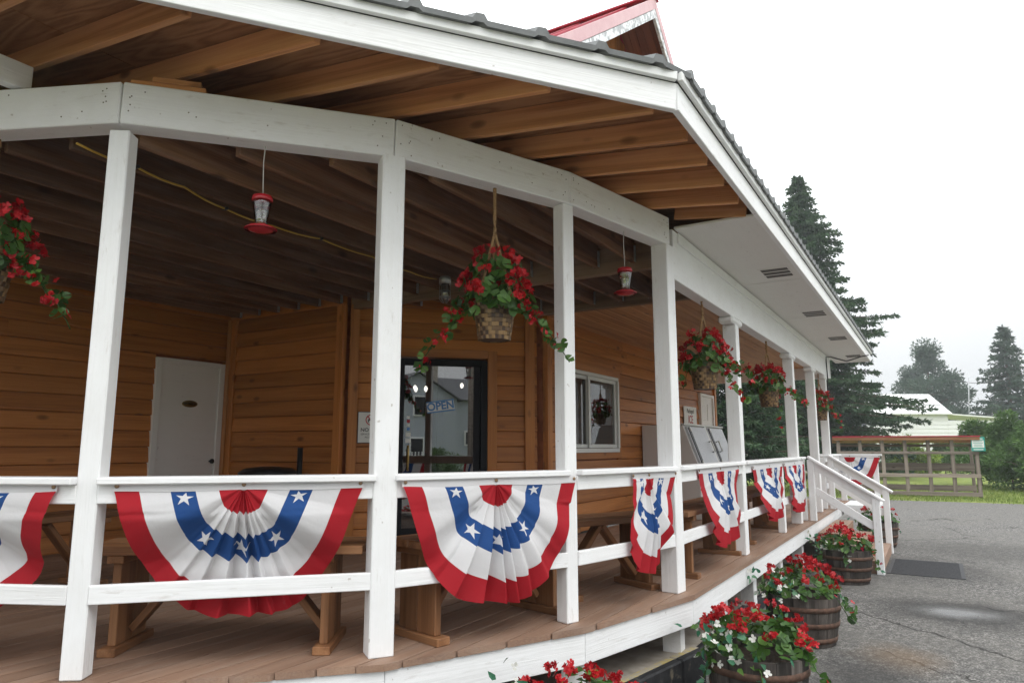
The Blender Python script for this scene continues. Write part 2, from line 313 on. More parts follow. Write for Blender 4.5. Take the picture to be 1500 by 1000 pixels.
def prism(name, poly, z0, z1, m, par=None, zf=None, xdir=None):
    """polygon in plan, extruded; zf(x,y) adds a height so that it can lie on a slope"""
    c = Vector((sum(p[0] for p in poly)/len(poly), sum(p[1] for p in poly)/len(poly), 0)); n = len(poly); zf = zf or (lambda x, y: 0)
    ar = sum(poly[i][0]*poly[(i+1) % n][1]-poly[(i+1) % n][0]*poly[i][1] for i in range(n))
    if ar < 0: poly = poly[::-1]
    ang = xdir or 0; R = Matrix.Rotation(-ang, 3, 'Z')
    vs = [R @ Vector((x-c.x, y-c.y, z0+zf(x, y))) for x, y in poly] + [R @ Vector((x-c.x, y-c.y, z1+zf(x, y))) for x, y in poly]
    fs = [tuple(range(n-1, -1, -1)), tuple(range(n, 2*n))] + [(i, (i+1) % n, n+(i+1) % n, n+i) for i in range(n)]
    return mk(name, pyd(name, vs, fs), m, par, Matrix.Translation(c) @ Matrix.Rotation(ang, 4, 'Z'))
def clip(poly, a, b, c):
    """keep the part of poly where a*x+b*y<=c"""
    out = []
    for i in range(len(poly)):
        p, q = poly[i], poly[(i+1) % len(poly)]; dp, dq = a*p[0]+b*p[1]-c, a*q[0]+b*q[1]-c
        if dp <= 0: out.append(p)
        if dp*dq < 0: t = dp/(dp-dq); out.append((p[0]+(q[0]-p[0])*t, p[1]+(q[1]-p[1])*t))
    return out
def tube_data(pts, r, n=6, closed=False):
    pts = [Vector(p) for p in pts]; vs, fs = [], []
    up = Vector((0, 0, 1))
    for i, p in enumerate(pts):
        d = (pts[min(i+1, len(pts)-1)]-pts[max(i-1, 0)]).normalized(); a = d.cross(up)
        if a.length < .05: a = d.cross(Vector((1, 0, 0)))
        a.normalize(); b = a.cross(d); rr = r[i] if isinstance(r, (list, tuple)) else r
        for k in range(n): t = 2*PI*k/n; vs.append(p+a*math.cos(t)*rr+b*math.sin(t)*rr)
    for i in range(len(pts)-1):
        for k in range(n): fs.append((i*n+k, i*n+(k+1) % n, (i+1)*n+(k+1) % n, (i+1)*n+k))
    fs += [tuple(range(n-1, -1, -1)), tuple(range((len(pts)-1)*n, len(pts)*n))]; return vs, fs
def tube(name, pts, r, m, par=None, n=6):
    o = Vector(pts[0]); vs, fs = tube_data([Vector(p)-o for p in pts], r, n)
    return mk(name, pyd(name, vs, fs, True), m, par, Matrix.Translation(o))
def lathe(name, prof, m, par=None, loc=(0, 0, 0), n=20, mw=None):
    vs, fs = [], []
    for r, z in prof:
        for k in range(n): t = 2*PI*k/n; vs.append((r*math.cos(t), r*math.sin(t), z))
    for i in range(len(prof)-1):
        for k in range(n): fs.append((i*n+k, i*n+(k+1) % n, (i+1)*n+(k+1) % n, (i+1)*n+k))
    fs += [tuple(range(n-1, -1, -1)), tuple(range((len(prof)-1)*n, len(prof)*n))]
    return mk(name, pyd(name, vs, fs, True), m, par, mw or Matrix.Translation(Vector(loc)))
def copy_thing(o, T, par=None, _root=True):
    c = o.copy(); link(c)
    if _root: c.matrix_basis = T @ o.matrix_basis
    else: c.parent = par
    for ch in o.children: copy_thing(ch, T, c, False)
    return c
def text(name, s, size, mw, m, par, ext=.0015, align='CENTER', bold=0.):
    cu = bpy.data.curves.new(name, 'FONT'); cu.body = s; cu.size = size; cu.align_x = align; cu.align_y = 'CENTER'; cu.extrude = ext; cu.offset = bold
    t = bpy.data.objects.new('tmp', cu); link(t); bpy.context.view_layer.update()
    me = bpy.data.meshes.new_from_object(t.evaluated_get(bpy.context.evaluated_depsgraph_get())); bpy.data.objects.remove(t); bpy.data.curves.remove(cu)
    return mk(name, me, m, par, mw)
def face(c, n, up=(0, 0, 1)):
    """frame for a flat thing: local X right (as seen from outside), local Y up, local Z out along n"""
    z = Vector(n).normalized(); y = (Vector(up) - z*Vector(up).dot(z)).normalized(); x = y.cross(z); c = Vector(c)
    return Matrix(((x.x, y.x, z.x, c.x), (x.y, y.y, z.y, c.y), (x.z, y.z, z.z, c.z), (0, 0, 0, 1)))
def S(o): o['kind'] = 'structure'; return o

# ================================================================== setting
def sheet(name, poly, z, m):
    me = pyd(name, [(x, y, z) for x, y in poly], [tuple(range(len(poly)))]); return S(mk(name, me, m))
sheet('ground', [(-400, -400), (500, -400), (500, 400), (-400, 400)], GZ-.006, 'lawn')
lot = [(-16, -13), (21.6, -13), (22.2, -4), (22.0, -1), (22.4, 3), (24, 9), (24, 14), (-16, 14)]
sheet('parking_lot', lot, GZ, 'asphalt')
sheet('road', [(-60, -13.004), (-16.2, -13.004), (60, -13.004), (60, -20), (-60, -20)], GZ-.002, 'asphalt')

# ================================================================== porch
A0, A, B, C, D = (-4.06, 3.11), (-3.45, 1.82), (-2.41, .83), (-1.25, .28), (0., 0.)
A00 = (-4.25, 4.5)
ARC = [A00, A0, A, B, C, D]; WING = [(2.18, 0), (5.61, 0), (7.72, 0), (9.3, 0)]
porch = thing('covered_porch', (0, 1, GZ), 'curved white-railed covered porch with brown board floor and white posts', 'porch')
def vadd(p, n, k): return (p[0]+n[0]*k, p[1]+n[1]*k)
def nrm(P, Q):
    d = Vector((Q[0]-P[0], Q[1]-P[1])).normalized(); return (d.y, -d.x)
def offs(pts, k):
    """offset an open polyline outwards by k with mitred corners"""
    out = []
    for i, p in enumerate(pts):
        ns = []
        if i > 0: ns.append(nrm(pts[i-1], p))
        if i < len(pts)-1: ns.append(nrm(p, pts[i+1]))
        n = Vector((sum(a[0] for a in ns), sum(a[1] for a in ns))).normalized(); c = n.x*ns[0][0]+n.y*ns[0][1]
        out.append((p[0]+n.x*k/c, p[1]+n.y*k/c))
    return out
UEND = 10.9
LINE = ARC + [(UEND, 0.)]
EDGE = offs(LINE, .17)
# floor boards, running along the wing, each cut to the curved edge
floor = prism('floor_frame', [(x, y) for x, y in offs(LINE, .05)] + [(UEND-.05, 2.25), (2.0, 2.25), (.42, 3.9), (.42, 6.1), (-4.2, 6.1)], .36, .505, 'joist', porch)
def edge_u(v):
    best = None
    for P, Q in zip(EDGE, EDGE[1:]):
        if (P[1]-v)*(Q[1]-v) <= 0 and P[1] != Q[1]:
            t = (v-P[1])/(Q[1]-P[1]); return P[0]+(Q[0]-P[0])*t
    return EDGE[0][0]
v = EDGE[-1][1]; bw = .138
while v < 6.05:
    v1 = v+bw-.010
    u0, u1 = edge_u(max(v, EDGE[-1][1]+.0005)), edge_u(v1)
    mid = [(edge_u(v+(v1-v)*f), v+(v1-v)*f) for f in (.75, .5, .25)]
    umax = UEND if v1 < 2.26 else (4.42-v1 if v1 < 3.95 else .42)
    jit = random.uniform(-.012, .012)
    pts = [(u0+jit, v), (umax, v), (umax, v1), (u1+jit, v1)] + [(a+jit, b) for a, b in mid]
    cuts = [umax]
    if umax > 6: cuts = [random.uniform(2.4, 4.5), random.uniform(6.4, 8), umax]
    prev = None
    for cut in cuts:
        q = clip(pts, 1, 0, cut-.002)
        if prev is not None: q = clip(q, -1, 0, -prev-.002)
        prev = cut
        if len(q) > 2: prism('floor_board', q, .515+random.uniform(-.0015, .0015), .55+random.uniform(-.002, .002), 'deck', floor)
    v += bw
# painted rim below the boards and the stub posts that carry it
rimline = offs(LINE, .135)
for P, Q in zip(rimline, rimline[1:]):
    board('rim_board', (*P, .42), (*Q, .42), .036, .186, 'white_paint', porch)
for p, rz in (((-2.36, .80), .5), ((-1.2, .27), .35), ((.02, .02), .1), ((1.3, .02), 0), ((2.5, .02), 0), ((4.0, .02), 0), ((5.6, .02), 0), ((7.8, .02), 0), ((9.5, .02), 0), ((-3.4, 1.8), .7)):
    box('support_post', (p[0], p[1], .14), (.14, .14, .42), 'white_paint', porch, rz=rz)
def vpost(nm, x, y, z0, z1, s, par, rz=0, s2=None, m='white_paint'):
    return board(nm, (x, y, z0), (x, y, z1), s, s2 or s, m, par, up=(math.cos(rz), math.sin(rz), 0), bev=.006)
# posts
def bis(i, pts):
    a = nrm(pts[i-1], pts[i]) if i else nrm(pts[i], pts[i+1]); b = nrm(pts[i], pts[i+1]) if i < len(pts)-1 else a
    return math.atan2(a[1]+b[1], a[0]+b[0]) + PI/2
ptop = [3.32, 3.32, 3.325, 3.345, 3.305, 3.29]; pwid = [.11, .11, .105, .135, .102, .14]
for i, p in enumerate(ARC):
    vpost('post', p[0], p[1], DZ, ptop[i], pwid[i], porch, bis(i, LINE))
for p in WING:
    vpost('post', p[0], p[1], DZ, 2.95, .14, porch)
    box('post_cap', (p[0], p[1], 2.988), (.44, .16, .072), 'white_paint', porch, bev=.02)
# beams on the curve and the deep boxed beam of the wing
for i, (P, Q) in enumerate(zip(ARC, ARC[1:])):
    zz = (3.45, 3.46, 3.475, 3.45, 3.42)[i]; z2 = (3.46, 3.475, 3.45, 3.42, 3.405)[i]
    bm_ = board('beam', (*P, zz), (*Q, z2), .14, .235, 'white_paint', porch, bev=.006, ext=.007)
for bm_ in [o for o in bpy.data.objects if o.name.startswith('beam')]:
    L_ = bm_.dimensions.x if bm_.dimensions.x > .1 else max(v.co.x for v in bm_.data.vertices)*2
    for e_ in (-1, 1):
        for k in range(5): mk('nail', boxmesh(.006, .003, .006, 0, 'hoop'), None, bm_, bm_.matrix_basis @ Matrix.Translation((e_*(L_/2-random.uniform(.03, .13)), -.0705, random.uniform(-.09, .09))))
    for k in range(3): mk('nail', boxmesh(.006, .003, .006, 0, 'hoop'), None, bm_, bm_.matrix_basis @ Matrix.Translation((random.uniform(-.4, .4)*L_, -.0705, random.uniform(-.09, .09))))
board('beam', (.085, 0, 3.238), (10.0, 0, 3.238), .13, .428, 'white_paint', porch, bev=.006)
board('beam_trim', (.2, -.072, 3.40), (9.98, -.072, 3.40), .018, .09, 'white_paint', porch, bev=.003)
# ---- railing
def rail_run(P, Q, mid=True, gap=.04):
    P = Vector((*P, 0)); Q = Vector((*Q, 0)); d = (Q-P).normalized(); n = Vector((d.y, -d.x, 0)); a = P+d*gap; b = Q-d*gap
    o = board('top_rail', (a.x+n.x*.03, a.y+n.y*.03, 1.482), (b.x+n.x*.03, b.y+n.y*.03, 1.482), .15, .036, 'white_paint', porch, bev=.006)
    board('rail_apron', (a.x+n.x*.045, a.y+n.y*.045, 1.417), (b.x+n.x*.045, b.y+n.y*.045, 1.417), .036, .092, 'white_paint', o)
    if mid: board('mid_rail', (a.x+n.x*.05, a.y+n.y*.05, .94), (b.x+n.x*.05, b.y+n.y*.05, .94), .036, .09, 'white_paint', porch)
for P, Q in zip(ARC, ARC[1:]): rail_run(P, Q)
rail_run(D, WING[0]); rail_run(WING[0], WING[1]); rail_run(WING[1], (6.1, 0)); rail_run((8.45, 0), WING[3]); rail_run(WING[3], (10.82, 0))
for u in (4.35, 6.12, 8.42): vpost('rail_post', u, -.02, DZ, 1.46, .09, porch)
# landing and end rail at the far end
box('landing', (10.25, -.5, .45), (1.25, .62, .19), 'white_paint', porch)
box('rail_post', (10.75, -.72, 1.0), (.10, .10, .92), 'white_paint', porch); box('rail_post', (10.75, -.1, 1.0), (.10, .10, .9), 'white_paint', porch)
board('top_rail', (10.75, .35, 1.482), (10.75, -.85, 1.482), .15, .036, 'white_paint', porch); board('mid_rail', (10.75, -.05, .945), (10.75, -.67, .945), .036, .115, 'white_paint', porch)

# ---- porch roof: one plane that falls towards the wing's eave, cut at 45 degrees over the curve
VE = -.72; KU = -1.9; SL = .12; UR = 11.15
def zr(u, v): return 3.45 + SL*(v-VE)                        # underside of the rafters
rake = lambda v: KU - (v-VE)                                  # u of the raking edge at v
roof = prism('roof_deck', clip(clip([(-8, VE+.01), (UR-.02, VE+.01), (UR-.02, 2.2), (-8, 2.2)], -1, -1, -(KU+VE)-.04), 0, -1, 5), .146, .158, 'plywood', porch, zf=lambda u, v: zr(u, v), xdir=PI/2)
for (va, vb) in ((2.204, 4.6), (4.604, 7.0)):
    prism('roof_panel', clip([(-8, va), (8, va), (8, vb), (-8, vb)], -1, -1, -(KU+VE)-.04), .146, .158, 'plywood', roof, zf=lambda u, v: zr(u, v), xdir=PI/2)
u = -.25
while u > -6.6:
    v0 = max(VE+.03, KU+VE-u+.06); v1 = 6.9
    board('rafter', (u, v0, zr(u, v0)+.073), (u, v1, zr(u, v1)+.073), .04, .145, 'rafter', roof)
    u -= .42
board('rafter', (.10, VE+.05, zr(0, VE)+.079), (.10, -.09, zr(0, -.09)+.079), .04, .145, 'rafter', roof)
# fascia boards and the metal drip edge above
rv = 5.2; rk = (rake(rv), rv); K = (KU, VE)
def zrail(p, o): return zr(*p)+o
n45 = (-.7071, -.7071)
fa = vadd(K, n45, .02); fb = vadd(rk, n45, .02)
fas = board('rake_fascia', (fa[0]+.008, fa[1]-.008, zrail(K, .076)), (fb[0], fb[1], zrail(rk, .076)), .04, .156, 'white_paint', porch)
board('drip_edge', (K[0]-.036, K[1]-.044, zrail(K, .181)), (rk[0]-.04, rk[1]-.04, zrail(rk, .181)), .03, .052, 'white_metal_paint', fas)
fas2 = board('eave_fascia', (KU-.012, VE-.022, 3.527), (UR, VE-.022, 3.527), .04, .156, 'white_paint', porch)
board('drip_edge', (KU-.03, VE-.06, 3.632), (UR, VE-.06, 3.632), .03, .052, 'white_metal_paint', fas2)
board('end_fascia', (UR+.02, VE, zr(0, VE)+.076), (UR+.02, 2.1, zr(0, 2.1)+.076), .04, .156, 'white_paint', porch)
# ribbed metal sheeting, ribs running down the slope
vs, fs = [], []
prof = []
u = -8.0
while u < UR+.05:
    prof += [(u, 0), (u+.175, 0), (u+.188, .032), (u+.217, .032)]; u += .23
for (uu, h) in prof:
    v0 = max(VE-.10, KU+VE-uu-.14); v1 = 7.0
    vs += [(uu, v0, zr(uu, v0)+.238+h), (uu, v1, zr(uu, v1)+.238+h), (uu, v0+.004, zr(uu, v0)+.209+h*.5), (uu, v1, zr(uu, v1)+.209+h*.5)]
for i in range(len(prof)-1):
    a, b = i*4, i*4+4; fs += [(a, a+1, b+1, b), (a+2, b+2, b+3, a+3), (a, b, b+2, a+2)]
mk('roof_sheeting', pyd('roof_sheeting', vs, fs), 'roof_metal', porch)
# soffit under the wing's eave with four grilles
sof = box('soffit', ((.13+UR)/2, (VE-.002-.068)/2, 3.461), (UR-.13, abs(VE)-.068, .012), 'soffit_white', porch, bev=0)
board('soffit_edge', (.118, -.07, 3.464), (.118, VE, 3.464), .03, .022, 'soffit_white', sof)
for px in ((1138, 399), (1193, 459), (1227, 495), (1250, 521)):
    c = onZ(*px, 3.455); vt = box('vent', (c.x, c.y, 3.4525), (.46, .30, .005), 'soffit_white', sof, bev=0)
    for k in range(3): box('vent_slot', (c.x-.14+.14*k, c.y, 3.449), (.10, .26, .003), 'vent_dark', vt, bev=0)
for u in (2.5, 4.95, 7.4, 9.8): box('soffit_seam', (u, (VE-.07)/2, 3.4525), (.012, .62, .003), 'soffit_white', sof, bev=0)
# white end of an older beam and blocking above the left end of the curve, loose blocks lying on the beam
board('beam_stub', (-4.9, 2.37, 3.672), (-3.70, 2.37, 3.672), .07, .145, 'white_paint', porch)
board('blocking', (-3.4, 2.45, 3.64), (-2.4, 1.35, 3.62), .04, .10, 'rafter', porch)
pb = onSeg(250, 126, A, B, .0)
blk = thing('wood_offcuts', (pb.x, pb.y, pb.z-.03), 'two short wood offcuts lying on the white beam', 'offcut')
dAB = Vector((B[0]-A[0], B[1]-A[1], 0)).normalized()
for o_, dz, L_ in ((0, .024, .38), (.04, .056, .25)):
    c = Vector((pb.x, pb.y, 3.585)) + dAB*o_; board('block', c-dAB*L_/2+Vector((0, 0, dz)), c+dAB*L_/2+Vector((0, 0, dz)), .09, .03, 'rafter', blk)
# ---- ceiling joists inside, girders with hangers, pine planks over the wing
ceil = board('girder', (.47, .07, 3.36), (.47, 3.92, 3.36), .085, .24, 'girder', porch)
gir2 = board('girder', (2.02, .07, 3.38), (2.02, 2.3, 3.38), .085, .24, 'girder', porch)
def beam_u(v):
    IN = offs(LINE, -.075)
    for P, Q in zip(IN, IN[1:]):
        if (P[1]-v)*(Q[1]-v) <= 0 and P[1] != Q[1]: return P[0]+(Q[0]-P[0])*(v-P[1])/(Q[1]-P[1])
    return -4.25
v = .42; k = 0
while v < 6.0:
    u0 = beam_u(v)+.03; u1 = .425 if v < 3.95 else .36
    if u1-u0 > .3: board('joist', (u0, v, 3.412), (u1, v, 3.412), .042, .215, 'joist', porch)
    hg = box('joist_hanger', (u1-.02, v, 3.385), (.03, .062, .15), 'galvanised', porch, bev=0)
    u2 = .515; u3 = min(1.975, 4.28-v)
    if u3-u2 > .2:
        board('joist', (u2, v+.03, 3.412), (u3, v+.03, 3.412), .042, .215, 'joist', porch)
        box('joist_hanger', (u3-.02, v+.03, 3.385), (.03, .062, .15), 'galvanised', porch, bev=0)
    v += .36; k += 1
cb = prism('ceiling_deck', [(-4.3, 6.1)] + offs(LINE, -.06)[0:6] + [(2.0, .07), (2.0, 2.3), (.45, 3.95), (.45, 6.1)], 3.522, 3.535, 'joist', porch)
v = .075
while v < 2.25:
    v1 = min(v+.148, 2.262); board('ceiling_plank', (2.07, (v+v1)/2, 3.272), (10.0, (v+v1)/2, 3.272), v1-v-.005, .02, 'pine', porch, bev=.005)
    v += .15
box('wing_end_trim', (10.04, 1.1, 3.24), (.06, 2.35, .42), 'white_paint', porch)
# concrete pad with a black painted edge under the porch
pe = [onZ(800, 1052, .12), onZ(922, 994, .12), onZ(1022, 948, .12)]
pad = thing('concrete_pad', (0, 1, GZ), 'old concrete pad with black painted edge under the porch', 'concrete slab')
e1, e2 = (pe[0].x, pe[0].y), (pe[2].x, pe[2].y)
prism('slab', [e1, e2, (e2[0]+.02, 2.2), (e1[0], 2.6)], GZ, .12, 'concrete', pad)
dpe = Vector((e2[0]-e1[0], e2[1]-e1[1], 0)).normalized(); npe = Vector((dpe.y, -dpe.x, 0))
cuts = [0, .42, .8, 1.0]; Ld = (Vector((*e2, 0))-Vector((*e1, 0))).length
for a_, b_ in zip(cuts, cuts[1:]):
    p_ = Vector((*e1, 0))+dpe*(Ld*a_+.006)+npe*.035; q_ = Vector((*e1, 0))+dpe*(Ld*b_-.006)+npe*.035
    board('edge_block', (p_.x, p_.y, -.01), (q_.x, q_.y, -.01), .07, .268, 'black_paint', pad, bev=.012)
    board('paint_strip', (p_.x-npe.x*.05, p_.y-npe.y*.05, .122), (q_.x-npe.x*.05, q_.y-npe.y*.05, .122), .05, .006, 'yellow_paint', pad, bev=0)
prism('slab', [(e2[0]+.05, -.02), (2.2, .03), (2.2, 2.2), (e2[0]+.05, 2.2)], GZ, .05, 'concrete', pad)
board('edge_block', (e2[0]+.1, -.05, -.05), (2.15, -.01, -.05), .06, .21, 'black_paint', pad, bev=.012)
prism('slab', [(2.24, .05), (4.4, .05), (4.4, 2.2), (2.24, 2.2)], GZ, .0, 'concrete', pad)
prism('slab', [(4.45, .1), (10.6, .1), (10.6, 2.2), (4.45, 2.2)], GZ, -.04, 'concrete', pad)
board('edge_block', (2.3, .02, -.08), (6.0, .02, -.08), .06, .15, 'black_paint', pad, bev=.012)
# ---- steps
st = thing('porch_steps', (7.25, -.6, GZ), 'brown board steps with white handrails on both sides', 'steps')
for k in range(3):
    zt = DZ-.175*(k+1); vc = -.19-.14-.28*k
    for j in (0, 1): board('tread_board', (6.16, vc-.07+.141*j, zt-.02), (8.36, vc-.07+.141*j, zt-.02), .136, .04, 'deck', st)
    board('riser', (6.16, vc-.125, zt-.04-.066), (8.36, vc-.125, zt-.04-.066), .02, .13, 'deck', st)
    for u in (6.15, 7.25, 8.37): board('stringer', (u, -.19, zt-.115), (u, vc-.1, zt-.115), .035, .14, 'deck', st)
for u in (6.1, 8.42):
    vpost('newel', u, -.155, DZ, 1.46, .09, st)
    vpost('newel', u, -1.0, GZ, .92, .10, st)
    sl_ = Vector((0, -.845, -.535)); a = Vector((u, -.12, 1.50)); 
    hr = board('handrail', a, a+sl_*1.17, .14, .036, 'white_paint', st, bev=.006)
    board('rail_apron', a+Vector((0, -.05, -.11)), a+sl_*1.02+Vector((0, 0, -.085)), .036, .12, 'white_paint', hr)
    board('lower_rail', Vector((u, -.19, 1.0)), Vector((u, -.96, 1.0-.49)), .036, .11, 'white_paint', st)

# ================================================================== building
bld = thing('restaurant_building', (4, 4, GZ), 'wood-sided restaurant building with stained boards behind the porch', 'building')
SID = {}
def siding_mesh(L, h):
    k = (round(L, 3), round(h, 3))
    if k in SID: return SID[k]
    pr = [(0, 0), (.022, 0), (.034, .009), (.034, .03), (.013, h), (0, h)]; n = len(pr); vs = [(x, -y, z) for x in (-L/2, L/2) for y, z in pr]
    fs = [tuple(range(n)), tuple(range(2*n-1, n-1, -1))] + [(i, i+n, (i+1) % n+n, (i+1) % n) for i in range(n)]
    me = pyd('siding', vs, fs); me.materials.append(MAT['siding']); SID[k] = me; return me
def wall(P, Q, z0, z1, ops=(), exp=.1833, trim=True):
    """siding from P to Q (left to right as seen from outside); ops are openings (s0, s1, z0, z1)"""
    P = Vector((*P, 0)); Q = Vector((*Q, 0)); d = (Q-P).normalized(); L = (Q-P).length; n = Vector((d.y, -d.x, 0))
    M = Matrix(((d.x, -n.x, 0, 0), (d.y, -n.y, 0, 0), (0, 0, 1, 0), (0, 0, 0, 1)))
    # backing, split round the openings
    xs = sorted({0, L, *[o[0] for o in ops], *[o[1] for o in ops]}); vs, fs = [], []
    def blk(x0, x1, a, b):
        i = len(vs)
        for y in (.004, .12):
            for (x, z) in ((x0, a), (x1, a), (x1, b), (x0, b)): vs.append((x, y, z))
        fs.extend([(i, i+1, i+2, i+3), (i+7, i+6, i+5, i+4), (i, i+4, i+5, i+1), (i+2, i+6, i+7, i+3), (i+1, i+5, i+6, i+2), (i, i+3, i+7, i+4)])
    for x0, x1 in zip(xs, xs[1:]):
        mid = (x0+x1)/2; o = [q for q in ops if q[0] < mid < q[1]]
        if not o: blk(x0, x1, z0, z1)
        else:
            if o[0][2] > z0: blk(x0, x1, z0, o[0][2])
            if o[0][3] < z1: blk(x0, x1, o[0][3], z1)
    w = mk('wall', pyd('wall', vs, fs), 'gable_wood', bld, Matrix.Translation(P) @ M)
    z = z0
    while z < z1-.02:
        h = min(exp, z1-z); iv = [(0, L)]
        for o in ops:
            if z < o[3]-.01 and z+h > o[2]+.01:
                nv = []
                for a, b in iv:
                    if o[0] > a: nv.append((a, min(b, o[0])))
                    if o[1] < b: nv.append((max(a, o[1]), b))
                iv = [q for q in nv if q[1]-q[0] > .02]
        iv2 = []
        for a, b in iv:
            if b-a > 3.2: c = a+(b-a)*random.uniform(.3, .7); iv2 += [(a, c-.001), (c+.001, b)]
            else: iv2.append((a, b))
        for a, b in iv2:
            me = siding_mesh(b-a, h-.006); mk('siding_board', me, None, w, Matrix.Translation(P+d*((a+b)/2)+Vector((0, 0, z))) @ M)
        z += exp
    return w, P, d, n
LW = wall((-7.5, 6.1), (.42, 6.1), DZ, 3.5, [(6.91, 7.83, DZ, 2.71)])
RW = wall((.42, 6.1), (.42, 3.98), DZ, 3.5)
CW = wall((.45, 3.95), (2.05, 2.35), DZ, 3.5, [(.58, 1.64, DZ, 2.70)])
WW = wall((2.07, 2.27), (9.8, 2.27), DZ, 3.45, [(.42, 2.26, 1.57, 2.67), (6.5, 7.5, DZ, 2.7)])
wall((9.8, 2.27), (9.8, 8), DZ, 3.6)
# corner and casing boards (vertical: grain up)
def trimv(x, y, z0, z1, w, t, rz, nm='corner_board'):
    d = Vector((math.cos(rz), math.sin(rz), 0)); return board(nm, (x, y, z0), (x, y, z1), t, w, 'siding', bld, up=d)
trimv(.375, 6.045, DZ, 3.3, .09, .05, PI/4); trimv(.40, 5.96, DZ, 3.3, .10, .06, PI/2)
trimv(.385, 4.02, DZ, 3.3, .11, .07, PI/2); trimv(.47, 3.885, DZ, 3.3, .10, .06, -PI/4)
trimv(1.96, 2.40, DZ, 3.3, .12, .07, -PI/4); trimv(2.13, 2.235, DZ, 3.3, .12, .07, 0); trimv(9.74, 2.235, DZ, 3.3, .12, .07, 0)
# restroom door, white, with an oval plaque
rd = box('restroom_door', (-.13, 6.085, 1.62), (.78, .045, 2.12), 'door_white', bld)
for x_ in (-.56, .30): box('door_frame', (x_, 6.075, 1.63), (.075, .07, 2.16), 'door_white', rd)
box('door_frame', (-.13, 6.075, 2.685), (.785, .07, .055), 'door_white', rd)
lathe('door_knob', [(.012, 0), (.012, .03), (.03, .045), (.03, .06), (.015, .072)], 'black', rd, mw=face((.2, 6.06, 1.47), (0, -1, 0)))
pl = lathe('plaque', [(.5, 0), (.5, .004)], 'brass', rd, n=24, mw=face((-.125, 6.058, 2.175), (0, -1, 0)) @ Matrix.Diagonal((.21, .085, 1, 1)))
text('lettering', 'RESTROOM', .034, face((-.125, 6.0525, 2.175), (0, -1, 0)), 'sign_black', pl.parent)
# entrance: dark glazed door on the cut corner
Pc, dc, nc = CW[1], CW[2], CW[3]
def cw(s, z, o=0.): return Pc + dc*s + nc*o + Vector((0, 0, z))
ed = board('entrance_door', cw(.61, .55), cw(.61, 2.68), .07, .07, 'dark_bronze', bld, up=dc, bev=.003)
for s_ in (1.60,): board('door_frame', cw(s_, .55), cw(s_, 2.68), .07, .08, 'dark_bronze', ed, up=dc)
board('door_frame', cw(.645, 2.64), cw(1.56, 2.64), .07, .08, 'dark_bronze', ed); 
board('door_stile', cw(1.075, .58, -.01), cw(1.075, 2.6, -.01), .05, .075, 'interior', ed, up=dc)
board('door_stile', cw(1.50, .58, -.01), cw(1.50, 2.6, -.01), .05, .10, 'dark_bronze', ed, up=dc)
board('door_rail', cw(.645, .66, -.01), cw(1.45, .66, -.01), .05, .22, 'dark_bronze', ed); board('door_rail', cw(.645, 1.50, -.02), cw(1.45, 1.50, -.02), .03, .10, 'interior', ed)
gl = mk('glass', pyd('glass', [(-.42, -.95, 0), (.42, -.95, 0), (.42, .95, 0), (-.42, .95, 0)], [(0, 1, 2, 3)]), 'door_glass', ed, face(cw(1.05, 1.68, .022), nc))
hp = [cw(.70, 1.38, .03), cw(.70, 1.38, .075), cw(.70, 1.42, .085), cw(.70, 1.62, .085), cw(.70, 1.66, .075), cw(.70, 1.66, .03)]
tube('pull_handle', hp, .012, 'brass', ed)
# casing boards round the entrance
for s_ in (.52, 1.70): board('casing_board', cw(s_, .55, .02), cw(s_, 2.80, .02), .05, .115, 'siding', bld, up=dc)
board('casing_board', cw(.58, 2.755, .02), cw(1.64, 2.755, .02), .05, .10, 'siding', bld)
# OPEN sign inside the glass, service stickers
os_ = thing('open_sign', cw(1.08, 2.12, .012), 'tilted OPEN sign in the entrance door glass', 'sign')
mo = face(cw(1.075, 2.125, .0255), nc) @ Matrix.Rotation(math.radians(8), 4, 'Z')
mk('panel', boxmesh(.33, .135, .003, 0, 'sign_blue'), None, os_, mo); mk('face', boxmesh(.325, .105, .003, 0, 'sign_white'), None, os_, mo @ Matrix.Translation((0, 0, .002)))
text('lettering', 'OPEN', .125, mo @ Matrix.Translation((0, 0, .0045)), 'sign_blue', os_, .0005, bold=.004)
for k, (zz, ww, mm) in enumerate(((1.99, .035, 'sign_white'), (1.945, .035, 'sign_red'), (1.90, .035, 'sign_white'), (1.855, .03, 'sign_blue'), (1.79, .055, 'sign_white'), (1.72, .06, 'sign_white'))):
    tag(mk('sticker', boxmesh(ww, .034 if k < 4 else .05, .002, 0, mm), None, None, face(cw(.70, zz, .0245), nc)),
        ['topmost small pale sticker on the entrance door glass', 'small red sticker on the entrance door glass', 'pale sticker below the red one on the door glass', 'small blue sticker on the entrance door glass',
         'larger oval pale sticker above the lowest one on the door glass', 'lowest pale sticker above the door pull handle'][k], 'sticker', 'stickers on the entrance door')
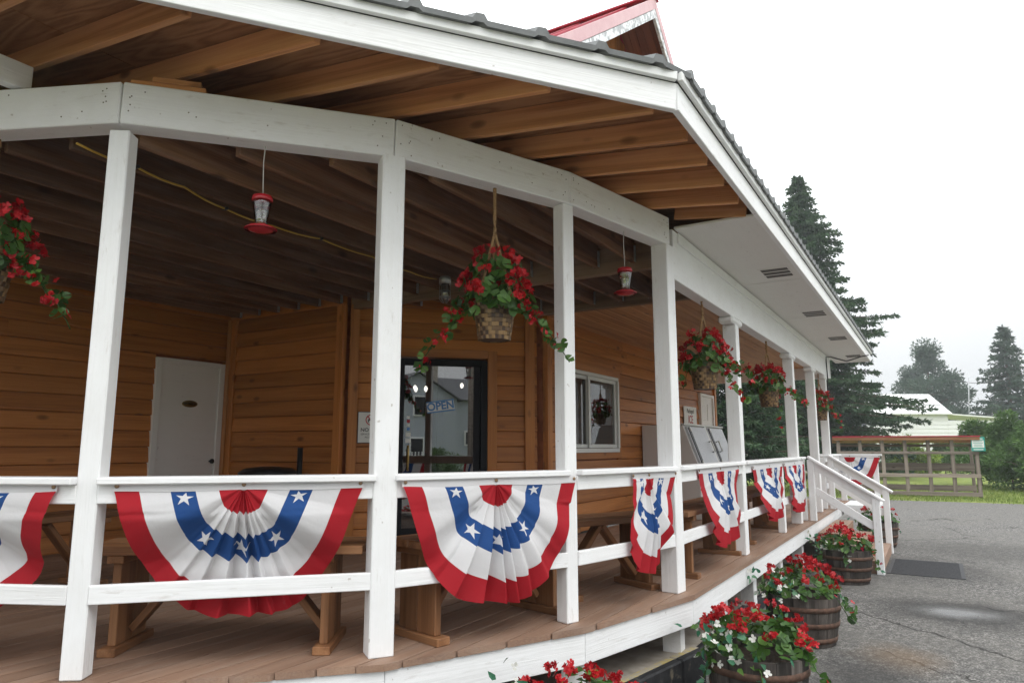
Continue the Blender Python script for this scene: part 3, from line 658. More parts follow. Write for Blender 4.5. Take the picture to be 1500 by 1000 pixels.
# NO PETS sign
sgn = thing('pet_sign', cw(.24, 1.87, .04), 'white no pets notice on siding left of the entrance door', 'sign')
ms = face(cw(.27, 1.87, .05), nc)
mk('border', boxmesh(.30, .36, .004, 0, 'sign_black'), None, sgn, ms @ Matrix.Translation((0, 0, -.003))); mk('panel', boxmesh(.285, .345, .004, .002, 'sign_white'), None, sgn, ms)
vs, fs = [], []
for k in range(24):
    t = 2*PI*k/24; vs += [(.062*math.cos(t), .062*math.sin(t), 0), (.051*math.cos(t), .051*math.sin(t), 0)]
fs = [(2*k, (2*k+2) % 48, (2*k+3) % 48, 2*k+1) for k in range(24)]
mk('ring', pyd('ring', vs, fs), 'sign_red', sgn, ms @ Matrix.Translation((0, .085, .0035)))
mk('slash', boxmesh(.105, .011, .001, 0, 'sign_red'), None, sgn, ms @ Matrix.Translation((0, .085, .0042)) @ Matrix.Rotation(-PI/4, 4, 'Z'))
mk('animal', pyd('animal', [(-.034, -.008, 0), (-.03, .012, 0), (.01, .014, 0), (.022, .03, 0), (.036, .024, 0), (.034, .014, 0), (.024, .01, 0), (.022, -.03, 0), (.013, -.03, 0), (.01, -.008, 0), (-.02, -.008, 0), (-.026, -.03, 0), (-.034, -.03, 0)], [tuple(range(12, -1, -1))]), 'sign_black', sgn, ms @ Matrix.Translation((0, .085, .003)))
text('lettering', 'NO PETS', .058, ms @ Matrix.Translation((0, -.03, .003)), 'sign_black', sgn, .0005, bold=.001)
text('lettering', 'SERVICE ANIMALS', .028, ms @ Matrix.Translation((0, -.078, .003)), 'sign_black', sgn, .0005); text('lettering', 'ALLOWED', .028, ms @ Matrix.Translation((0, -.112, .003)), 'sign_black', sgn, .0005)
# sliding window on the wing wall
def ww(s, z, o=0.): return Vector((2.07+s, 2.27-o, z))
wn = board('window', ww(.44, 1.60, .02), ww(2.24, 1.60, .02), .10, .06, 'alu', bld, bev=.003)
board('window_frame', ww(.44, 2.645, .02), ww(2.24, 2.645, .02), .10, .05, 'alu', wn)
for s_ in (.445, 2.235): board('window_frame', ww(s_, 1.63, .02), ww(s_, 2.62, .02), .10, .05, 'alu', wn, up=(1, 0, 0))
for (a, b, o) in ((.475, 1.30, -.005), (1.24, 2.205, .025)):
    sh = board('sash', ww(a, 1.66, o), ww(b, 1.66, o), .03, .05, 'alu', wn)
    board('sash_rail', ww(a, 2.595, o), ww(b, 2.595, o), .03, .05, 'alu', sh)
    for s_ in (a+.03, b-.03): board('sash_stile', ww(s_, 1.686, o), ww(s_, 2.569, o), .03, .055, 'alu', sh, up=(1, 0, 0))
    mk('pane', pyd('pane', [(a+.05, 0, 1.68), (b-.05, 0, 1.68), (b-.05, 0, 2.58), (a+.05, 0, 2.58)], [(0, 1, 2, 3)]), 'window_glass', sh, Matrix.Translation((2.07, 2.27-o+.004, 0)))
for (a, b, z) in ((.32, 2.36, 2.72), (.32, 2.36, 1.525)): board('casing_board', ww(a, z, .025), ww(b, z, .025), .045, .09, 'siding', bld)
for s_ in (.375, 2.305): board('casing_board', ww(s_, 1.57, .025), ww(s_, 2.675, .025), .045, .095, 'siding', bld, up=(1, 0, 0))
# panelled white door at the far end of the wing
fd = box('panel_door', (9.08, 2.25, 1.62), (.86, .05, 2.12), 'door_white', bld)
for x_ in (8.61, 9.54): box('door_frame', (x_, 2.235, 1.64), (.075, .09, 2.18), 'door_white', fd)
box('door_frame', (9.075, 2.235, 2.70), (.855, .09, .06), 'door_white', fd)
for x_ in (8.87, 9.27):
    for z_, h_ in ((2.36, .34), (1.72, .62), (1.0, .5)):
        pn = box('door_panel', (x_, 2.221, z_), (.27, .012, h_), 'door_white', fd, bev=.005)
# interior seen through the glass
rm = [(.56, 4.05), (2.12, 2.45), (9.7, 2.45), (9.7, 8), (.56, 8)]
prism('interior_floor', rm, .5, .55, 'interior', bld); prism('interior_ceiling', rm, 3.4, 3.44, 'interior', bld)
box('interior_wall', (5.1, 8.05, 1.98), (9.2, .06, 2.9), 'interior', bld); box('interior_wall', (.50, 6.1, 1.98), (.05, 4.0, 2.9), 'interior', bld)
# pendant lamp with bare bulbs behind the entrance
pc = cw(.86, 2.42, -1.5)
lampT = thing('pendant_lamp', (pc.x, pc.y, 3.3), 'dark pendant with bare lit bulbs inside the entrance', 'lamp')
tube('stem', [(pc.x, pc.y, 3.4), (pc.x, pc.y, pc.z)], .012, 'black', lampT); lathe('ring', [(.14, -.02), (.16, 0), (.14, .02), (.05, .01)], 'black', lampT, pc)
for k in range(5):
    t = 2*PI*k/5+.4; b_ = (pc.x+.21*math.cos(t), pc.y+.21*math.sin(t), pc.z+.02+(.03, -.06, .05, -.02, .0)[k])
    lathe('bulb', [(.008, -.03), (.026, 0), (.026, .025), (.01, .05)], 'bulb', lampT, b_, n=10)
pc = cw(1.75, 2.52, -2.2)
lampT = thing('pendant_lamp', (pc.x, pc.y, 3.3), 'lamp with two lit bulbs high in the right door pane', 'lamp')
tube('stem', [(pc.x, pc.y, 3.4), (pc.x, pc.y, pc.z)], .012, 'black', lampT)
for s_, z_ in ((-.05, .04), (.13, .0)): lathe('bulb', [(.008, -.03), (.028, 0), (.028, .025), (.01, .05)], 'bulb', lampT, (pc.x+s_*dc.x, pc.y+s_*dc.y, pc.z+z_), n=10)
# ---- red-roofed upper gable: faces the car park, ridge running back into the building
VG = 1.3
ap = onY(957, 3, VG); lf = onY(812, 62, VG); rt = onY(984, 98, VG); az = ap.z
gab = thing('roof_gable', (ap.x, VG+1, 3.9), 'red metal roofed gable rising above the porch roof', 'gable')
def slope(sgn, k, W):
    a = Vector((ap.x, VG, az)); b = Vector((ap.x+sgn*W, VG, az-k*W)); dn = (b-a).normalized(); nn = Vector((0, 1, 0)).cross(dn); nn = nn if nn.z > 0 else -nn
    def sl(name, y0, y1, o0, o1, m, par=gab):
        o = nn*((o0+o1)/2)+Vector((0, (y0+y1)/2, 0)); return board(name, a+o, b+o, abs(y1-y0), o1-o0, m, par, up=nn, bev=.003)
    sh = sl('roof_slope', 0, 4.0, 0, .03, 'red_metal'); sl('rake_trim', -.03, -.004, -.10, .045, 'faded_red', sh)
    sl('rake_board', -.024, .02, -.22, -.104, 'flashing', sh)
    for q in range(5): sl('soffit_board', .022+.118*q, .135+.118*q, -.05, -.012, 'gable_wood', sh)
    for q in range(5): sl('rib', .4+.8*q, .44+.8*q, .032, .06, 'red_metal', sh)
kL = (az-lf.z)/(ap.x-lf.x); kR = (az-rt.z)/(rt.x-ap.x); print('gable', ap, kL, kR)
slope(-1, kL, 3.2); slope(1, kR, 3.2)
board('ridge_cap', (ap.x, VG-.05, az+.05), (ap.x, VG+4, az+.05), .22, .03, 'red_metal', gab)
zb_ = 3.75
for k in range(24):
    x_ = ap.x-2.2+.19*k; top = az-.1-(kL*(ap.x-x_) if x_ < ap.x else kR*(x_-ap.x))
    if top-zb_ > .1: board('siding_board', (x_, VG+.62, zb_), (x_, VG+.62, top), .02, .178, 'siding', gab, up=(1, 0, 0))
# ================================================================== things on the porch
# ice merchandiser with slanted steel doors
ice = thing('ice_freezer', (6.4, 1.8, DZ), 'white ice freezer with slanted steel doors against the wing wall', 'freezer')
pv = [(2.22, .56), (1.31, .56), (1.31, 1.30), (1.56, 1.99), (2.22, 1.99)]
n_ = len(pv); vs = [(u_, y, z) for u_ in (5.3, 7.55) for y, z in pv]
mk('cabinet', pyd('cabinet', vs, [tuple(range(n_)), tuple(range(2*n_-1, n_-1, -1))] + [(i, i+n_, (i+1) % n_+n_, (i+1) % n_) for i in range(n_)]), 'appliance', ice)
sA, sB = Vector((0, 1.31, 1.30)), Vector((0, 1.56, 1.99)); sd_ = (sB-sA).normalized(); sn = Vector((0, -sd_.z, sd_.y)); sn = sn if sn.y < 0 else -sn
def ip(u_, t, o): return Vector((u_, 0, 0))+sA+(sB-sA)*t+sn*o
board('top_lip', (5.26, 1.545, 2.0), (7.59, 1.545, 2.0), .05, .03, 'alu', ice)
for (a, b) in ((5.36, 6.34), (6.48, 7.46)):
    c = ip((a+b)/2, .5, .022); dr = mk('door', boxmesh(b-a, .66, .04, .006, 'steel'), None, ice, face(c, sn))
    mk('gasket', boxmesh(.10, .62, .012, 0, 'black'), None, dr, face(ip(a+.07, .5, .047), sn)); 
    for t in (.12, .88): mk('hinge', boxmesh(.06, .07, .02, .003, 'alu'), None, dr, face(ip(a+.07, t, .06), sn))
    hx = b-.08 if a < 6 else a+.22
    tube('handle', [ip(hx, .36, .04), ip(hx, .36, .09), ip(hx, .6, .09), ip(hx, .6, .04)], .014, 'alu', dr)
board('post_strip', ip(6.41, .02, .02), ip(6.41, .98, .02), .10, .03, 'alu', ice, up=sn)
for u_ in (5.4, 7.45): box('foot', (u_, 1.45, .558), (.08, .08, .02), 'black', ice)
isg = thing('ice_sign', (7.95, 2.24, 2.05), 'white packaged ICE sign with red letters on the siding', 'sign')
mi = face((7.93, 2.225, 2.22), (0, -1, 0)); mk('panel', boxmesh(.80, .40, .012, .004, 'sign_white'), None, isg, mi)
text('lettering', 'ICE', .21, mi @ Matrix.Translation((0, -.055, .008)), 'sign_red', isg, .001, bold=.003); text('lettering', 'Packaged', .12, mi @ Matrix.Translation((0, .11, .008)), 'vent_dark', isg, .001)
# black cart beside the return wall
ct = thing('black_cart', (.05, 4.65, DZ), 'black wheeled bin with an upright handle near the inside corner', 'cart')
lathe('bin', [(.24, .05), (.28, .72), (.30, .74), (.30, .78)], 'black', ct, (.02, 4.72, DZ), n=20)
lathe('lid', [(.32, 0), (.33, .03), (.26, .075), (.08, .095)], 'black', ct, (.02, 4.72, DZ+.782), n=20)
tube('handle', [(.06, 4.26, DZ+.1), (.06, 4.26, DZ+1.09)], .03, 'black', ct, n=8)
for y_ in (4.5, 4.94): lathe('wheel', [(.05, 0), (.06, .01), (.06, .03), (.05, .04)], 'rubber', ct, mw=face((.32, y_, DZ+.062), (0, 1, 0)))
# benches of heavy brown lumber
def bench(c1, c2, label, over=.20, top=1.115):
    c1 = Vector((*c1, 0)); c2 = Vector((*c2, 0)); d = (c2-c1).normalized(); n = Vector((-d.y, d.x, 0)); Z_ = Vector((0, 0, 1))
    t = thing('bench', (*((c1+c2)/2).xy, DZ), label, 'bench', 'heavy lumber benches on the porch')
    for s in (-1, 1):
        board('plank', c1-d*over+n*s*.105+Z_*(top-.024), c2+d*over+n*s*.105+Z_*(top-.024), .2, .045, 'bench', t)
    for c, sg in ((c1, 1), (c2, -1)):
        for s in (-1, 1):
            board('leg', c+n*s*.085+Z_*(DZ+.045), c+n*s*.085+Z_*(top-.092), .045, .165, 'bench', t, up=n)
        board('foot', c-n*.22+Z_*(DZ+.022), c+n*.22+Z_*(DZ+.022), .095, .044, 'bench', t)
        board('cleat', c-n*.20+Z_*(top-.069), c+n*.20+Z_*(top-.069), .09, .042, 'bench', t)
        board('brace', c+d*sg*.035+Z_*(DZ+.10), c+d*sg*.37+Z_*(top-.07), .09, .04, 'bench', t, up=d*(-sg)+Z_)
    return t
bench((-3.02, 2.14), (-2.40, 1.20), 'brown lumber bench behind the widest full star bunting near the left post')
bench((-2.05, .84), (-1.06, .61), 'brown lumber bench behind the second full bunting in front of the entrance', over=.1)
bench((-.62, .66), (.07, .33), 'brown lumber bench behind the twisted bunting', over=.28)
bench((.62, .20), (2.10, .20), 'brown lumber bench behind the bunting nearest the ice freezer')
bench((3.0, .25), (4.7, .25), 'brown lumber bench farthest along the wing near the steps')
bench((-3.6, 3.9), (-2.2, 4.2), 'brown lumber bench deep in the porch near the restroom door', over=.25, top=1.13)

# buntings
RB = [.03, .2, .38, .57, .81, 1.0]; RC = [0, 1, 2, 1, 0]
def bunting(L, R, drop, out, label, cf=.5, amp=.02, off0=.0, off1=.0, N_=13, env_w=.55, header=True, skew=0., pw=1.05, fold=1.):
    L = Vector(L); R = Vector(R); d = (R-L); W = d.length; d = d/W; out = Vector(out).normalized(); dn = Vector((0, 0, -1))
    NP = 260; ss = []
    for a, b in zip(RB, RB[1:]): ss += [a+(b-a)*k/5 for k in range(5)]
    ss.append(1.0); c = cf*W; ph = random.uniform(0, 6); f_l = .72+random.uniform(-.1, .12); f_r = PI-.72+random.uniform(-.12, .1)
    def pt(s, f):
        cx, sx = math.cos(f), max(0, math.sin(f)); w_ = c if cx > 0 else W-c; env = math.exp(-((f-PI/2)/env_w)**2)
        fw = f+.06*math.sin(3.1*f+ph)+.03*math.sin(7.3*f+2*ph); wq = fw*N_/PI+ph; w1 = wq % 1.0; pa = .35+.9*((math.sin(math.floor(wq)*12.9898+ph*7)*43758.5) % 1.0)
        pl = (2*(w1/.78 if w1 < .78 else (1-w1)/.22)-1)*pa                                                        # uneven knife pleats
        fo = 0.; fz = 0.
        for f0, sg in ((f_l, 1), (f_r, -1)):                                                                      # the two wings fold over the pleated middle
            t = (f-f0)*sg/.17; fo += .10*math.exp(-t*t)*(1 if t > 0 else .8); fz += -.05*math.exp(-(t-.3)**2*2)+.045*math.exp(-(t+.9)**2)
        fo *= fold; fz *= fold
        se = s*(1+.06*env*pl*(1-s**3)+fo*(1-s**2)); y = drop*se*sx**(pw+.9*cx**4) + .012*math.sin(PI*min(1, s*abs(cx)))*W + drop*.03*s*env*math.sin(fw*3.7+ph)
        x = c - s*cx*w_ + skew*y + .010*env*s*math.sin(f*N_*.5+ph)
        z = amp*(.25+.75*s)*env*pl + .024*s*(1-env)*math.sin(f*6+ph)*min(1, sx*3) + .02*math.sin(PI*s)*sx + .008*math.sin(13*x+9*y+ph)*sx*s
        z += fz*s**.6*sx + amp*.3*s*math.sin(f*N_*.43+1.3*ph+2*s)*sx
        z = max(z, .003) if y < .15 else z
        q = min(1., max(0., (y-.15)/.22)); z += off0+(off1-off0)*q
        nv_ = mnoise.noise_vector(Vector((x*3.2+ph*5, y*3.2, ph))); n2 = mnoise.noise(Vector((x*9+ph, y*7, 3*ph))); kk = sx*s
        x += .030*nv_.x*kk; y += .030*nv_.y*kk; z += (.030*nv_.z*kk+.009*n2*kk) if y > .12 else 0
        return L + d*x + dn*y + out*z
    vs = [pt(s, PI*k/NP) for s in ss for k in range(NP+1)]; fs, mi_ = [], []
    for i in range(len(ss)-1):
        for k in range(NP):
            fs.append((i*(NP+1)+k, (i+1)*(NP+1)+k, (i+1)*(NP+1)+k+1, i*(NP+1)+k+1)); mi_.append(RC[i//5])
    base = L+d*c; me = pyd('bunting', [v-base for v in vs], fs, True)
    for mm in ('cloth_red', 'cloth_white', 'cloth_blue'): me.materials.append(MAT[mm])
    me.polygons.foreach_set('material_index', mi_)
    uv = me.uv_layers.new(name='UVMap'); sz = .043 if W > .5 else .035; rm_ = .475
    arc = [0.]
    for k in range(NP):
        f = PI*(k+.5)/NP; w_ = c if f < PI/2 else W-c; arc.append(arc[-1]+PI/NP*rm_*math.hypot(w_*math.sin(f), drop*math.cos(f)))
    ns = max(3, int(arc[-1]/.17)); stars = [arc[-1]*(j+.5)/ns for j in range(ns)]
    ex = [9.]*(2*len(me.loops)); nv = NP+1
    for pi_, p in enumerate(me.polygons):
        if mi_[pi_] != 2: continue
        k = pi_ % NP; f0 = (arc[k]+arc[k+1])/2; fk = min(stars, key=lambda q: abs(q-f0))
        for li in p.loop_indices:
            vi = me.loops[li].vertex_index; s = ss[vi//nv]; f = PI*(vi % nv)/NP
            w_ = c if f < PI/2 else W-c; rho = math.hypot(w_*math.cos(f), drop*math.sin(f)**(pw+.9*math.cos(f)**4))
            ex[2*li] = (arc[vi % nv]-fk)/sz; ex[2*li+1] = -(s-rm_)*rho/sz
    uv.data.foreach_set('uv', ex)
    o = mk('bunting', me, None, None, Matrix.Translation(base)); tag(o, label, 'bunting', 'red white and blue fan buntings on the railing')
    if header:
        m_ = 24; vs = []
        for k in range(m_+1):
            q = L+d*(W*k/m_)+dn*(.006*math.sin(PI*2*k/m_)**2)+out*(off0+.004); vs += [q+Vector((0, 0, .030)), q+dn*.014+out*.003]
        mk('header', pyd('header', [v-base for v in vs], [(2*k, 2*k+1, 2*k+3, 2*k+2) for k in range(m_)], True), 'cloth_white', o, Matrix.Translation(base))
        for f in (.015, cf, .985):
            lathe('grommet', [(.006, 0), (.011, .001), (.011, .003), (.005, .005)], 'grommet', o, n=10, mw=face(L+d*W*f+Vector((0, 0, .012))+out*(off0+.008), out))
    return o
def segn(P, Q): a = nrm(P, Q); return Vector((a[0], a[1], 0))
Lp, Rp = onSeg(166, 715, A, B, .068), onSeg(533, 710, A, B, .068)
bunting(Lp, Rp, .67, segn(A, B), 'widest full star bunting tucked behind the mid rail by the left post', amp=.055, off0=.004, off1=-.10, N_=16, fold=1.3)
Lp, Rp = onSeg(587, 709, B, C, .068), onSeg(841, 703, B, C, .068)
bunting(Lp, Rp, .69, segn(B, C), 'full bunting draped over the mid rail in front of the entrance door', amp=.058, off0=.014, off1=.060, N_=14, fold=1.4)
Rp = onSeg(86, 716, A0, A, .068); Lp = Rp - Vector((A[0]-A0[0], A[1]-A0[1], 0)).normalized()*1.16
bunting(Lp, Rp, .67, segn(A0, A), 'bunting cut off by the left edge of the picture', amp=.055, off0=.004, off1=-.10, N_=16, fold=1.3)
Lp, Rp = onSeg(924, 699, C, D, .068), onSeg(988, 695, C, D, .068)
bunting(Lp, Rp, .67, segn(C, D), 'narrow bunting twisted and folded over itself', cf=.36, amp=.05, off0=.008, off1=.07, N_=10, env_w=.8, fold=.6, skew=-.30)
Wn = Vector((0, -1, 0))
Lp, Rp = onY(1021, 691, -.07), onY(1080, 685, -.07)
bunting(Lp, Rp, .66, Wn, 'bunting blown narrow beside the ice freezer', amp=.05, off0=.006, off1=.05, N_=10, env_w=.8, fold=.6)
Lp, Rp = onY(1101, 686, -.07), onY(1145, 681, -.07)
bunting(Lp, Rp, .60, Wn, 'bunting hanging left of the thin rail post on the wing', amp=.05, off0=.006, off1=.05, N_=10, env_w=.8, fold=.6)
Lp, Rp = onY(1147, 681, -.07), onY(1176, 678, -.07)
bunting(Lp, Rp, .64, Wn, 'bunting hanging just before the top of the steps', amp=.05, off0=.006, off1=.05, N_=10, env_w=.8, fold=.6)
bunting((10.68, .30, 1.45), (10.68, -.82, 1.45), .60, (-1, 0, 0), 'farthest bunting on the end rail beyond the steps', amp=.03, off0=.006, off1=.05)

# ---- leaves and flowers
def leaf_mesh(m, n=11, cup=.25, r=1.0, seed=0):
    rd = random.Random(seed); vs = [(0, 0, 0)]
    for k in range(n):
        t = PI*.12+2*PI*(1-.06)*k/(n-1); rr = r*(1+.10*math.cos(5*t+seed))*(.9+.2*rd.random()); vs.append((rr*math.cos(t)*.9+.35, rr*math.sin(t), cup*rr*rr*(.8+.5*rd.random())))
    vs.append((-.25, 0, .02)); me = pyd('leaf', vs, [(0, k, k+1) for k in range(1, n)] + [(0, n, n+1), (0, n+1, 1)], True); me.materials.append(MAT[m]); return me
def ivy_mesh(m, seed=0):
    vs = [(0, 0, 0), (.35, .42, .08), (.9, .3, .12), (1.5, 0, -.1), (.9, -.3, .12), (.35, -.42, .08), (.75, 0, -.02)]
    me = pyd('leaf', vs, [(0, 6, 1), (1, 6, 2), (2, 6, 3), (3, 6, 4), (4, 6, 5), (5, 6, 0)], True); me.materials.append(MAT[m]); return me
def flower_mesh(m, n=7, seed=0, spread=1.0, ps=.62):
    rd = random.Random(seed); vs, fs = [], []
    for k in range(n):
        c = Vector((rd.gauss(0, .46), rd.gauss(0, .46), rd.gauss(0, .34)))*spread*(1 if n > 3 else .5)
        ax = (c.normalized()*.6+Vector((rd.uniform(-1, 1), rd.uniform(-1, 1), rd.uniform(-.2, 1)))).normalized(); q = ax.to_track_quat('Z', 'X')
        for j in range(5):
            t = 2*PI*j/5+rd.random(); i = len(vs)
            tz = .30*rd.random()
            for (x, y, z) in ((0, 0, -.05), (.42, .34, .06), (.82, .32, tz*.7), (1.0, 0, tz), (.82, -.32, tz*.7), (.42, -.34, .06)):
                p = Vector((x*math.cos(t)-y*math.sin(t), x*math.sin(t)+y*math.cos(t), z))*ps; vs.append(c+q @ p)
            fs.append((i, i+1, i+2, i+3, i+4, i+5))
    me = pyd('flower', vs, fs); me.materials.append(MAT[m]); return me
LEAF = [leaf_mesh('leaf', seed=k) for k in range(3)]; IVY = [ivy_mesh('leaf_pale'), ivy_mesh('leaf')]
RED = [flower_mesh('petal_red', seed=k) for k in range(4)]; REDS = [flower_mesh('petal_red', n=1, seed=k+9, ps=.95) for k in range(3)]
WHT = [flower_mesh('petal_white', n=1, seed=k+20, ps=.8) for k in range(3)]; PNK = [flower_mesh('petal_pink', n=1, seed=k+30, ps=.9) for k in range(2)]
def put(name, me, p, size, nrm_, par, twist=None):
    q = Vector(nrm_).normalized().to_track_quat('Z', 'Y').to_matrix().to_4x4()
    return mk(name, me, None, par, Matrix.Translation(Vector(p)) @ q @ Matrix.Rotation(random.uniform(0, 6.28) if twist is None else twist, 4, 'Z') @ Matrix.Scale(size, 4))
def rv(a=1.): return Vector((random.gauss(0, a), random.gauss(0, a), random.gauss(0, a)))
def vine(par, p0, p1, sag, nl, nf, lsz=.032, fsz=.03, meshes=None, fl=None, name='vine'):
    p0 = Vector(p0); p1 = Vector(p1); mid = (p0+p1)/2+Vector((0, 0, sag)); pts = []
    for k in range(13):
        t = k/12; pts.append(p0*(1-t)**2+mid*2*t*(1-t)+p1*t*t+rv(.006))
    v_ = tube(name, pts, .0035, 'leaf', par, 5)
    for k in range(nl):
        t = (k+random.random())/nl; q = pts[min(12, int(t*12))]; put('leaf', random.choice(meshes or LEAF), q+rv(.022), lsz*random.uniform(.7, 1.25), Vector((-F0.x, -F0.y, .3))+rv(.6), v_)
    for k in range(nf):
        t = (k+random.random())/nf; q = pts[min(12, int(t*12))]; put('flower', random.choice(fl or (RED+REDS)), q+rv(.025)+Vector((-F0.x, -F0.y, 0))*.02, fsz*random.uniform(.7, 1.15), Vector((0, 0, 1))+rv(.5), v_)
def basket_mesh(r0, r1, h):
    vs, fs, mi_ = [], [], []; rows, cols = 9, 30
    for i in range(rows):
        for j in range(cols):
            z0, z1 = h*i/rows+.001, h*(i+1)/rows-.001; ra, rb = r0+(r1-r0)*i/rows, r0+(r1-r0)*(i+1)/rows
            up_ = (i+j) % 2; o = .006 if up_ else -.002; k = len(vs)
            for (t, zz, rr, oo) in ((j, z0, ra, -.002), (j+.5, z0, ra, o), (j+1, z0, ra, -.002), (j, z1, rb, -.002), (j+.5, z1, rb, o), (j+1, z1, rb, -.002)):
                a = 2*PI*t/cols; vs.append(((rr+oo)*math.cos(a), (rr+oo)*math.sin(a), zz))
            fs += [(k, k+1, k+4, k+3), (k+1, k+2, k+5, k+4)]; c = random.choice((0, 1, 1)) if up_ else random.choice((1, 2, 2, 0)); mi_ += [c, c]
    k = len(vs); n = 30
    for t in range(n): vs.append(((r0-.006)*math.cos(2*PI*t/n), (r0-.006)*math.sin(2*PI*t/n), .006))
    fs.append(tuple(range(k+n-1, k-1, -1))); mi_.append(2); k = len(vs)
    for t in range(n): vs.append(((r1-.008)*math.cos(2*PI*t/n), (r1-.008)*math.sin(2*PI*t/n), h-.02))
    fs.append(tuple(range(k, k+n))); mi_.append(2)
    me = pyd('basket', vs, fs, True)
    for x in ('wicker_a', 'wicker_b', 'wicker_c'): me.materials.append(MAT[x])
    me.polygons.foreach_set('material_index', mi_); return me
BSK = basket_mesh(.098, .132, .235)
def rope_pts(a, b, n=10): a, b = Vector(a), Vector(b); return [a+(b-a)*k/n+rv(.002) for k in range(n+1)]
def hanging_basket(x, y, zb, ztop, vines, label, nl=75, nf=38):
    t = thing('hanging_basket', (x, y, zb), label, 'hanging basket', 'hanging flower baskets along the porch beam')
    mk('basket', BSK, None, t, Matrix.Translation((x, y, zb)))
    lathe('rim', [(.134, .232), (.142, .24), (.134, .25), (.126, .24)], 'wicker_b', t, (x, y, zb), n=24)
    kn = Vector((x, y, zb+.70)); tube('rope', rope_pts((x, y, ztop), kn), .012, 'rope', t)
    for k in range(3):
        a = 2*PI*k/3+.7; tube('rope', rope_pts(kn, (x+.13*math.cos(a), y+.13*math.sin(a), zb+.235)), .010, 'rope', t)
    for k in range(nl):
        a = random.uniform(0, 2*PI); h = random.random(); r = .25*math.sqrt(1-h*.75)*random.uniform(.55, 1.05)
        p = Vector((x+r*math.cos(a), y+r*math.sin(a), zb+.20+.30*h)); put('leaf', random.choice(LEAF), p, random.uniform(.03, .048), Vector((math.cos(a), math.sin(a), .35))+rv(.35), t)
    for k in range(26):
        a = random.uniform(0, 2*PI); r = random.uniform(.14, .2); put('leaf', random.choice(LEAF), (x+r*math.cos(a), y+r*math.sin(a), zb+random.uniform(.17, .27)), random.uniform(.03, .045), Vector((math.cos(a), math.sin(a), .1))+rv(.3), t)
    for k in range(nf):
        a = random.uniform(0, 2*PI); h = random.random()**.7; r = .27*math.sqrt(1-h*.8)*random.uniform(.8, 1.05)
        p = Vector((x+r*math.cos(a), y+r*math.sin(a), zb+.24+.33*h)); put('flower', random.choice(RED), p, random.uniform(.03, .042), Vector((math.cos(a), math.sin(a), .8))+rv(.3), t)
    for k in range(14):
        a = random.uniform(0, 2*PI); p0 = Vector((x, y, zb+.22)); tube('stem', [p0, p0+Vector((.12*math.cos(a), .12*math.sin(a), .16))+rv(.02)], .003, 'leaf', t, 4)
    for (dx, dz, nl_, nf_) in vines:
        s = Vector((x, y, zb+.26))+R0*(.12 if dx > 0 else -.12); e = Vector((x, y, zb))+R0*dx+Vector((0, 0, dz)); vine(t, s, e, .11, nl_, nf_)
    return t
bp_ = onSeg(724, 500, B, C, .0)
hanging_basket(bp_.x, bp_.y, 2.31, 3.33, [(-.50, -.22, 17, 10), (.47, -.14, 18, 11), (.34, .04, 14, 8), (-.32, -.02, 12, 6)], 'largest hanging basket of red flowers in front of the entrance', 88, 44)
bq = onSeg(1121, 597, D, WING[0], 0); 
hanging_basket(1.10, 0, 2.18, 3.03, [(.40, -.22, 12, 8), (.34, .12, 12, 8), (-.2, .0, 6, 3), (.52, .05, 9, 6)], 'red flower basket hanging in front of the ICE sign')
hanging_basket(4.05, 0, 2.16, 3.03, [(.42, .06, 12, 10), (.12, -.36, 9, 6), (.5, -.02, 8, 6)], 'red flower basket hanging second along the straight wing')
hanging_basket(8.80, 0, 2.14, 3.03, [(.42, -.20, 12, 8), (.3, .05, 9, 6)], 'red flower basket farthest away beside the last posts')
lb = onSeg(-24, 400, A0, A, 0)
hanging_basket(lb.x, lb.y, 2.42, 3.33, [(.50, -.16, 20, 10), (.36, .02, 15, 8), (-.4, -.1, 10, 6)], 'red flower basket cut off by the left edge of the picture')

# ---- hummingbird feeders
def feeder(x, y, ztop, zb, label):
    t = thing('hummingbird_feeder', (x, y, zb), label, 'bird feeder', 'hummingbird feeders under the beam'); h = .205
    tube('string', [(x, y, ztop), (x-.004, y+.003, ztop-.1), (x+.002, y, zb+h)], .003, 'cord_white', t, 5)
    lathe('base', [(.03, -.012), (.062, -.006), (.074, .006), (.07, .018), (.03, .028)], 'red_plastic', t, (x, y, zb), n=24)
    for k in range(6):
        a = 2*PI*k/6; lathe('port', [(.011, 0), (.013, .006), (.004, .009)], 'red_plastic', t, (x+.058*math.cos(a), y+.058*math.sin(a), zb+.014), n=8)
    lathe('perch', [(.086, .0), (.09, .004), (.086, .008), (.082, .004), (.086, .0)], 'red_plastic', t, (x, y, zb), n=28)
    lathe('bottle', [(.034, .026), (.036, .06), (.042, .10), (.051, .15), (.053, .172)], 'clear', t, (x, y, zb), n=14); lathe('nectar', [(.031, .028), (.033, .06), (.0385, .10), (.041, .115)], 'clear', t, (x, y, zb), n=14)
    lathe('cap', [(.056, .168), (.058, .175), (.055, .195), (.03, .205)], 'red_plastic', t, (x, y, zb), n=20)
f1 = onSeg(382, 335, A, B, 0); feeder(f1.x, f1.y, 3.34, 2.845, 'red and clear hummingbird feeder hanging left of the entrance')
f2 = onSeg(916, 430, C, D, 0); feeder(f2.x, f2.y, 3.30, 2.80, 'red and clear hummingbird feeder hanging by the corner post')
